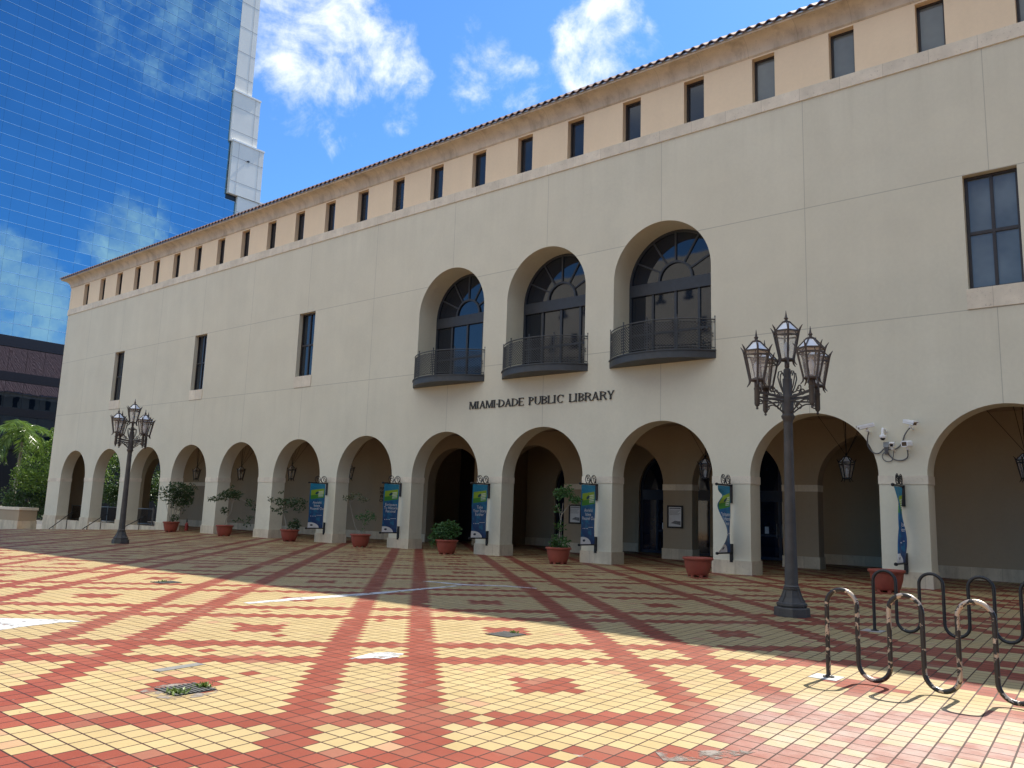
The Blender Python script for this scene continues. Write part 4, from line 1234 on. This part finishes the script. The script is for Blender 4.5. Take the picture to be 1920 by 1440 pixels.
# lower storeys: dark bands and tall mirror strips
def strip(za, zc, m, x, name):
    mb = MB()
    for c in range(ncol):
        y1 = yR - c*pw - .015; y0 = y1-pw+.03
        mb.add([(x, y0, za), (x, y1, za), (x, y1, zc), (x, y0, zc)], [(0,1,2,3)])
    mb.build(name, m, TW)
def tglass_dim():
    m, t, b = newmat('dim_mirror_glass'); co = objco(t)
    b.inputs['Base Color'].default_value = (.15, .18, .25, 1); b.inputs['Metallic'].default_value = 1; b.inputs['Roughness'].default_value = .02
    bump(t, b, t.noise(co, .8, 2), .05, .05); return m
M_TG2 = tglass_dim()
bands = [(tz(18.77), zB-.03), (tz(14.79), tz(15.85)), (tz(10.8), tz(11.72)), (tz(7.0), tz(7.8))]
for za, zc in bands:
    mb = MB(); mb.box(TX-.04, TX+.25, yL, yR, za, zc); mb.build('dark_band', M_DARKB, TW)
strip(bands[1][1], bands[0][0], M_TG2, TX+.002, 'window_row'); strip(bands[2][1], bands[1][0], M_TG2, TX+.002, 'window_row'); strip(bands[3][1], bands[2][0], M_TG2, TX+.002, 'window_row')
# stepped concrete flank
blocks = [(61.75, 100, 35.1, 38.0, .05), (54.0, 61.75, 34.95, 39.4, .30), (46.05, 54.0, 35.35, 40.55, .55), (-5, 46.05, 36.95, 41.2, .40)]
for i, (za, zc, ya, yb, pr) in enumerate(blocks):
    za, zc = tz(za), tz(zc); ya, yb = ty(ya), ty(yb)
    mb = MB(); mb.box(TX-10, TX+pr, ya, yb, za+.002, zc); mb.build('concrete_flank', M_CONC, TW)
    mb = MB()
    lines = [zc - 2.3, zc - 5.9] if i else [za + 2.6 + 3.9*j for j in range(9)]
    for zz in lines:
        if za < zz < zc: mb.box(TX+pr+.002, TX+pr+.012, ya, yb-.002, zz-.03, zz+.03)
    mb.box(TX+pr+.003, TX+pr+.013, yb-.81, yb-.775, za+.01, zc-.03)
    if i == 2: mb.box(TX+pr+.003, TX+pr+.013, ya+1.0, ya+1.03, za+.01, zc-.03)
    mb.build('panel_joint', M_JOINT, TW)
    if i: 
        mb = MB(); mb.box(TX-10, TX+pr+.12, ya-.06, yb+.06, zc+.002, zc+.24); mb.build('coping', M_CAP, TW)
    if i == 2:
        mb = MB(); ym = (ya+yb)/2; mb.box(TX+pr, TX+pr+.3, ym-.16, ym+.16, zc-2.36, zc-2.24); mb.build('floodlight', M_DARKB, TW)

# ------------------------------------------------------------------ low garden wall, trees
t = thing('garden_wall', 'low stone garden wall with coping at the left edge beside the library corner', 'wall', (-2.2, -.5, -.9), world=True)
mb = MB(); mb.box(-14, -2.0, -.5, .72, -.9, .66); mb.build('wall', M_WALLP, t)
mb = MB(); mb.box(-14, -1.96, -.54, .76, -.9, -.12); mb.build('plinth', M_PLIN, t)
mb = MB(); mb.box(-14.1, -1.94, -.56, .78, .662, .85); mb.build('coping', M_BAND, t)

def tree(name, label, loc, trunk, crown, m, size, th=.1, asp=.5):
    t = thing(name, label, 'tree', loc, 0, 'greenery beside the library corner')
    mb = MB()
    for pts, r in trunk: mb.tube(pts, [r*(1-.65*i/(len(pts)-1)) for i in range(len(pts))], 8)
    mb.build('trunk', M_TBARK, t, True)
    mb = MB()
    for c, r, n in crown: clump(mb, c, r, n, size, asp)
    mb.build('crown', m, t)
def crown(rx, rz, zc, n, k, seed, size=1.0):
    rd = random.Random(seed); out = []
    for _ in range(k):
        a = rd.uniform(0, 2*pi); rr = rd.uniform(.15, 1)*rx; z = zc + rd.uniform(-1, 1)*rz*(1-.5*rr/rx)
        s = rd.uniform(.28, .5)*rx*size
        out.append(((rr*cos(a), rr*sin(a), z), (s, s, s*.7), n))
    return out
TRK = lambda h, r=.12: [([(0,0,0),(.1,.05,h*.5),(0,.1,h)], r), ([(.05,.03,h*.4),(.7,.3,h*.85),(1.0,.4,h*1.1)], r*.6), ([(.05,.03,h*.45),(-.6,-.3,h*.8),(-.9,-.2,h*1.1)], r*.6), ([(.08,.05,h*.5),(.1,-.8,h*.9)], r*.5)]
tree('broadleaf_tree', 'light green leafy tree touching the library corner', (-4.2, 3.0, -.9), TRK(4.6), crown(2.7, 2.7, 5.2, 270, 42, 5), M_LEAFT, .2)
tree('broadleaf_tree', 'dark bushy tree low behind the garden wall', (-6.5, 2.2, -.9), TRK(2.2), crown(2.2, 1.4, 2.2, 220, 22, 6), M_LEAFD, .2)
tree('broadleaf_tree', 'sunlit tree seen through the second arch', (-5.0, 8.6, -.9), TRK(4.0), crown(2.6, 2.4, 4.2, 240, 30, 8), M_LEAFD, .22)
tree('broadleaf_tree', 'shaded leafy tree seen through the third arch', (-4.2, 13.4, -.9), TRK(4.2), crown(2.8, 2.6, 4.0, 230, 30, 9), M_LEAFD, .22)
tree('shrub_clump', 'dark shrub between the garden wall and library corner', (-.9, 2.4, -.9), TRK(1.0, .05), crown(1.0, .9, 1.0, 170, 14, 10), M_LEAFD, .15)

def palm(label, loc, h, nf, L, seed, lean=(.3, .1)):
    rd = random.Random(seed)
    t = thing('palm_tree', label, 'tree', loc, 0, 'greenery beside the library corner')
    mb = MB(); top = Vector((lean[0], lean[1], h))
    mb.tube([(0,0,0), (lean[0]*.3, lean[1]*.3, h*.4), (lean[0]*.7, lean[1]*.7, h*.75), top], [.17, .13, .12, .11], 10); mb.build('trunk', M_BARK, t, True)
    mb = MB(); mb.tube([top - Vector((0,0,.1)), top + Vector((0,0,.9))], [.13, .05], 8); mb.build('crownshaft', M_PALM, t, True)
    for f in range(nf):
        a = 2*pi*f/nf + rd.uniform(-.2,.2); el = rd.uniform(-.35, 1.2); d = Vector((cos(a), sin(a), 0))
        pts = []; p = top + Vector((0,0,.6)); ang = el
        n = 16; l = L*rd.uniform(.85,1.1)
        for i in range(n+1):
            pts.append(p.copy()); p = p + (d*cos(ang) + Vector((0,0,sin(ang))))*(l/n); ang -= (2.15+rd.uniform(-.2,.2))/n
        mb = MB(); mb.tube(pts, [.02*(1-.8*i/n) for i in range(n+1)], 5)
        sd = d.cross(Vector((0,0,1)))
        for i in range(2, n):
            for j in range(2):
                u = j/2; b_ = pts[i]*(1-u) + pts[min(i+1,n)]*u
                ll = l*.30*sin(pi*min(1,(i+u)/n*.9+.1))**.6
                for s in (1, -1):
                    dr = (sd*s*.85 + (pts[min(i+1,n)]-pts[i]).normalized()*.6 + Vector((0,0,-.45+rd.uniform(-.25,.2)))).normalized()
                    leaf(mb, b_, ll*rd.uniform(.85,1.1), dr, .10)
        mb.build('frond', M_PALM, t)
palm('tall palm with sunlit drooping fronds at the left edge', (-8.4, 1.2, -.9), 7.0, 24, 3.4, 3)
palm('smaller palm whose fronds reach out behind the library corner', (-5.6, 4.6, -.9), 7.3, 13, 2.3, 4, (.1, .0))

# ------------------------------------------------------------------ mirrored building opposite, and an unseen sky blocker
t = thing('museum_building', 'tan building across the plaza mirrored in the arched windows', 'building', (25, -48, 0), world=True)
mb = MB(); mb.box(6, 44, -70, -48, -.9, 29); mb.build('wall', M_TAN, t)
mb = MB(); mb.box(0, .7, -.02, .06, 0, 1.5); mb.box(-.25, .95, -.02, .08, -.3, -.05); me = mb.mesh('window', M_DARKB)
for i in range(11):
    for j in range(6):
        o = bpy.data.objects.new('window', me); COL.objects.link(o); o.parent = t
        o.location = (8 + i*3.2 + (j % 2)*1.5 - 25, .0, 5.5 + j*3.8)

t = thing('sky_blocker', 'plain brown unseen block added right of the plaza to cut sky light', 'building', (105, -40, 0), world=True)  # added out of view, blocks low sky so the arch jambs darken
mb = MB(); mb.box(88, 118, -80, -9, -.9, 36); mb.build('wall', simple('blocker_brown', (.16, .125, .10), .9, 0, .1, .3), t)
for i in range(8):
    mb = MB(); mb.box(87.94, 88.05, -79, -10, 3+i*4, 4.9+i*4); mb.build('blocker_band', M_GLASSB, t)

# ------------------------------------------------------------------ camera
f_px = 1523.3959; pit, rol, yaw = .1572, .0333, .6886
Cc = Vector((63.9829, -24.4281, 1.65))
F = Vector((-sin(yaw)*cos(pit), cos(yaw)*cos(pit), sin(pit)))
R0 = Vector((cos(yaw), sin(yaw), 0)); U0 = R0.cross(F)
R_ = R0*cos(rol) + U0*sin(rol); U_ = -R0*sin(rol) + U0*cos(rol)
def px_dir(x, y): return (F + R_*((x-960)/f_px) + U_*((720-y)/f_px)).normalized()
cam = bpy.data.cameras.new('camera'); co_ = bpy.data.objects.new('camera', cam); COL.objects.link(co_)
cam.sensor_fit = 'HORIZONTAL'; cam.sensor_width = 36; cam.lens = f_px*36/1920; cam.clip_end = 6000; cam.clip_start = .05
M4 = Matrix((R_, U_, -F)).transposed().to_4x4(); M4.translation = Cc
co_.matrix_world = M4; SC.camera = co_

# ------------------------------------------------------------------ sky, clouds, sun
SUN_EL, SUN_AZ = radians(52.6), radians(2.8)      # azimuth from +Y towards +X
W = bpy.data.worlds.new('World'); SC.world = W; W.use_nodes = True
t = NT(W.node_tree); bg = W.node_tree.nodes['Background']
sky = t.node('ShaderNodeTexSky', sky_type='NISHITA'); sky.sun_disc = False
sky.sun_elevation = SUN_EL; sky.sun_rotation = SUN_AZ; sky.air_density = 1.0; sky.dust_density = .35; sky.ozone_density = 2.2; sky.altitude = 0
dirv = t.vm('NORMALIZE', t.node('ShaderNodeTexCoord').outputs['Generated']).outputs[0]
sd = t.sep(dirv); zz = t.m('MAXIMUM', sd[2], .06)
pl = t.comb(t.m('DIVIDE', sd[0], zz), t.m('DIVIDE', sd[1], zz), 0.0)
n1 = t.noise(pl, 3.0, 10, .62, .8); n2 = t.noise(dirv, 8.5, 10, .62, .45); n3 = t.noise(dirv, 26.0, 8, .65, .3)
nn = t.m('ADD', t.m('MULTIPLY', n3, .35), t.m('MULTIPLY', n2, .65))
ns_ = t.mr(nn, .32, .68)
blobs = [(560,-40,6.0,1),(600,50,4.6,1),(650,120,3.4,.95),(660,180,2.4,.8),(715,75,2.4,.75),(545,60,3,.8),(650,235,2.4,.74),(735,215,2.0,.7),(760,140,2.0,.74),(560,205,2.0,.6),(700,270,1.8,.6),
         (880,75,1.7,.72),(905,125,2.5,.88),(960,160,2.4,.8),(1010,150,1.6,.6),(880,170,1.8,.65),(1150,45,2.0,.9),(1120,115,2.9,1),(1195,85,2.0,.85),(1095,165,1.8,.8),(1170,20,1.6,.75)]
mirr = [(290,30,4.4,.85),(360,90,3.2,.8),(240,70,2.8,.75),(410,40,3.6,.8),(360,-40,5.0,.9),(235,445,2.6,1.1),(190,470,1.6,.85),(15,525,3.0,1.2),(60,575,2.8,1.2),(115,600,2.0,1.0),(10,490,2.2,1.0),(60,640,1.8,.8)]
acc = None
for (x, y, r, am), fl in [(b_, 0) for b_ in blobs] + [(b_, 1) for b_ in mirr]:
    d = px_dir(x, y)
    if fl: d = Vector((-d.x, d.y, d.z))
    dp = t.vm('DOT_PRODUCT', dirv, tuple(d)).outputs['Value']
    mk = t.mr(dp, cos(radians(r*1.55)), cos(radians(r*.1)), 0, am, True)
    acc = mk if acc is None else t.m('MAXIMUM', acc, mk)
over = t.m('MULTIPLY', t.mr(sd[2], .33, .52, 0, 1.35, True), t.mr(sd[1], .25, -.15, 0, 1, True))  # unseen cloud bank behind the camera, added to whiten the fill light
acc = t.m('MAXIMUM', acc, over)
cl = t.mr(t.m('ADD', t.m('MULTIPLY', ns_, 1.0), t.m('MULTIPLY', acc, .84)), .94, 1.68, 0, 1, True)
tint = t.mix(1.0, sky.outputs[0], (.34, .58, .83), 'MULTIPLY')
ccol = t.mix(t.mr(nn, .35, .65), (3.4, 3.8, 4.3), (5.1, 5.25, 5.4))
fin = t.mix(t.m('MULTIPLY', cl, .93), tint, ccol)
t.l.new(fin, bg.inputs[0]); bg.inputs[1].default_value = .11
sl = bpy.data.lights.new('sun', 'SUN'); sl.energy = 3.9; sl.angle = radians(.53); sl.color = (1, .94, .83)
so = bpy.data.objects.new('sun', sl); COL.objects.link(so)
sdir = Vector((sin(SUN_AZ)*cos(SUN_EL), cos(SUN_AZ)*cos(SUN_EL), sin(SUN_EL)))
so.rotation_euler = sdir.to_track_quat('Z', 'Y').to_euler(); so.location = (40, 40, 60)

SC.view_settings.view_transform = 'Standard'; SC.view_settings.look = 'None'; SC.view_settings.exposure = 1.25; SC.view_settings.gamma = 1
SC.view_settings.use_curve_mapping = False
SC.render.engine = 'CYCLES'; SC.cycles.use_denoising = True; SC.cycles.max_bounces = 10; SC.cycles.diffuse_bounces = 5
SC.cycles.sample_clamp_indirect = 6.0
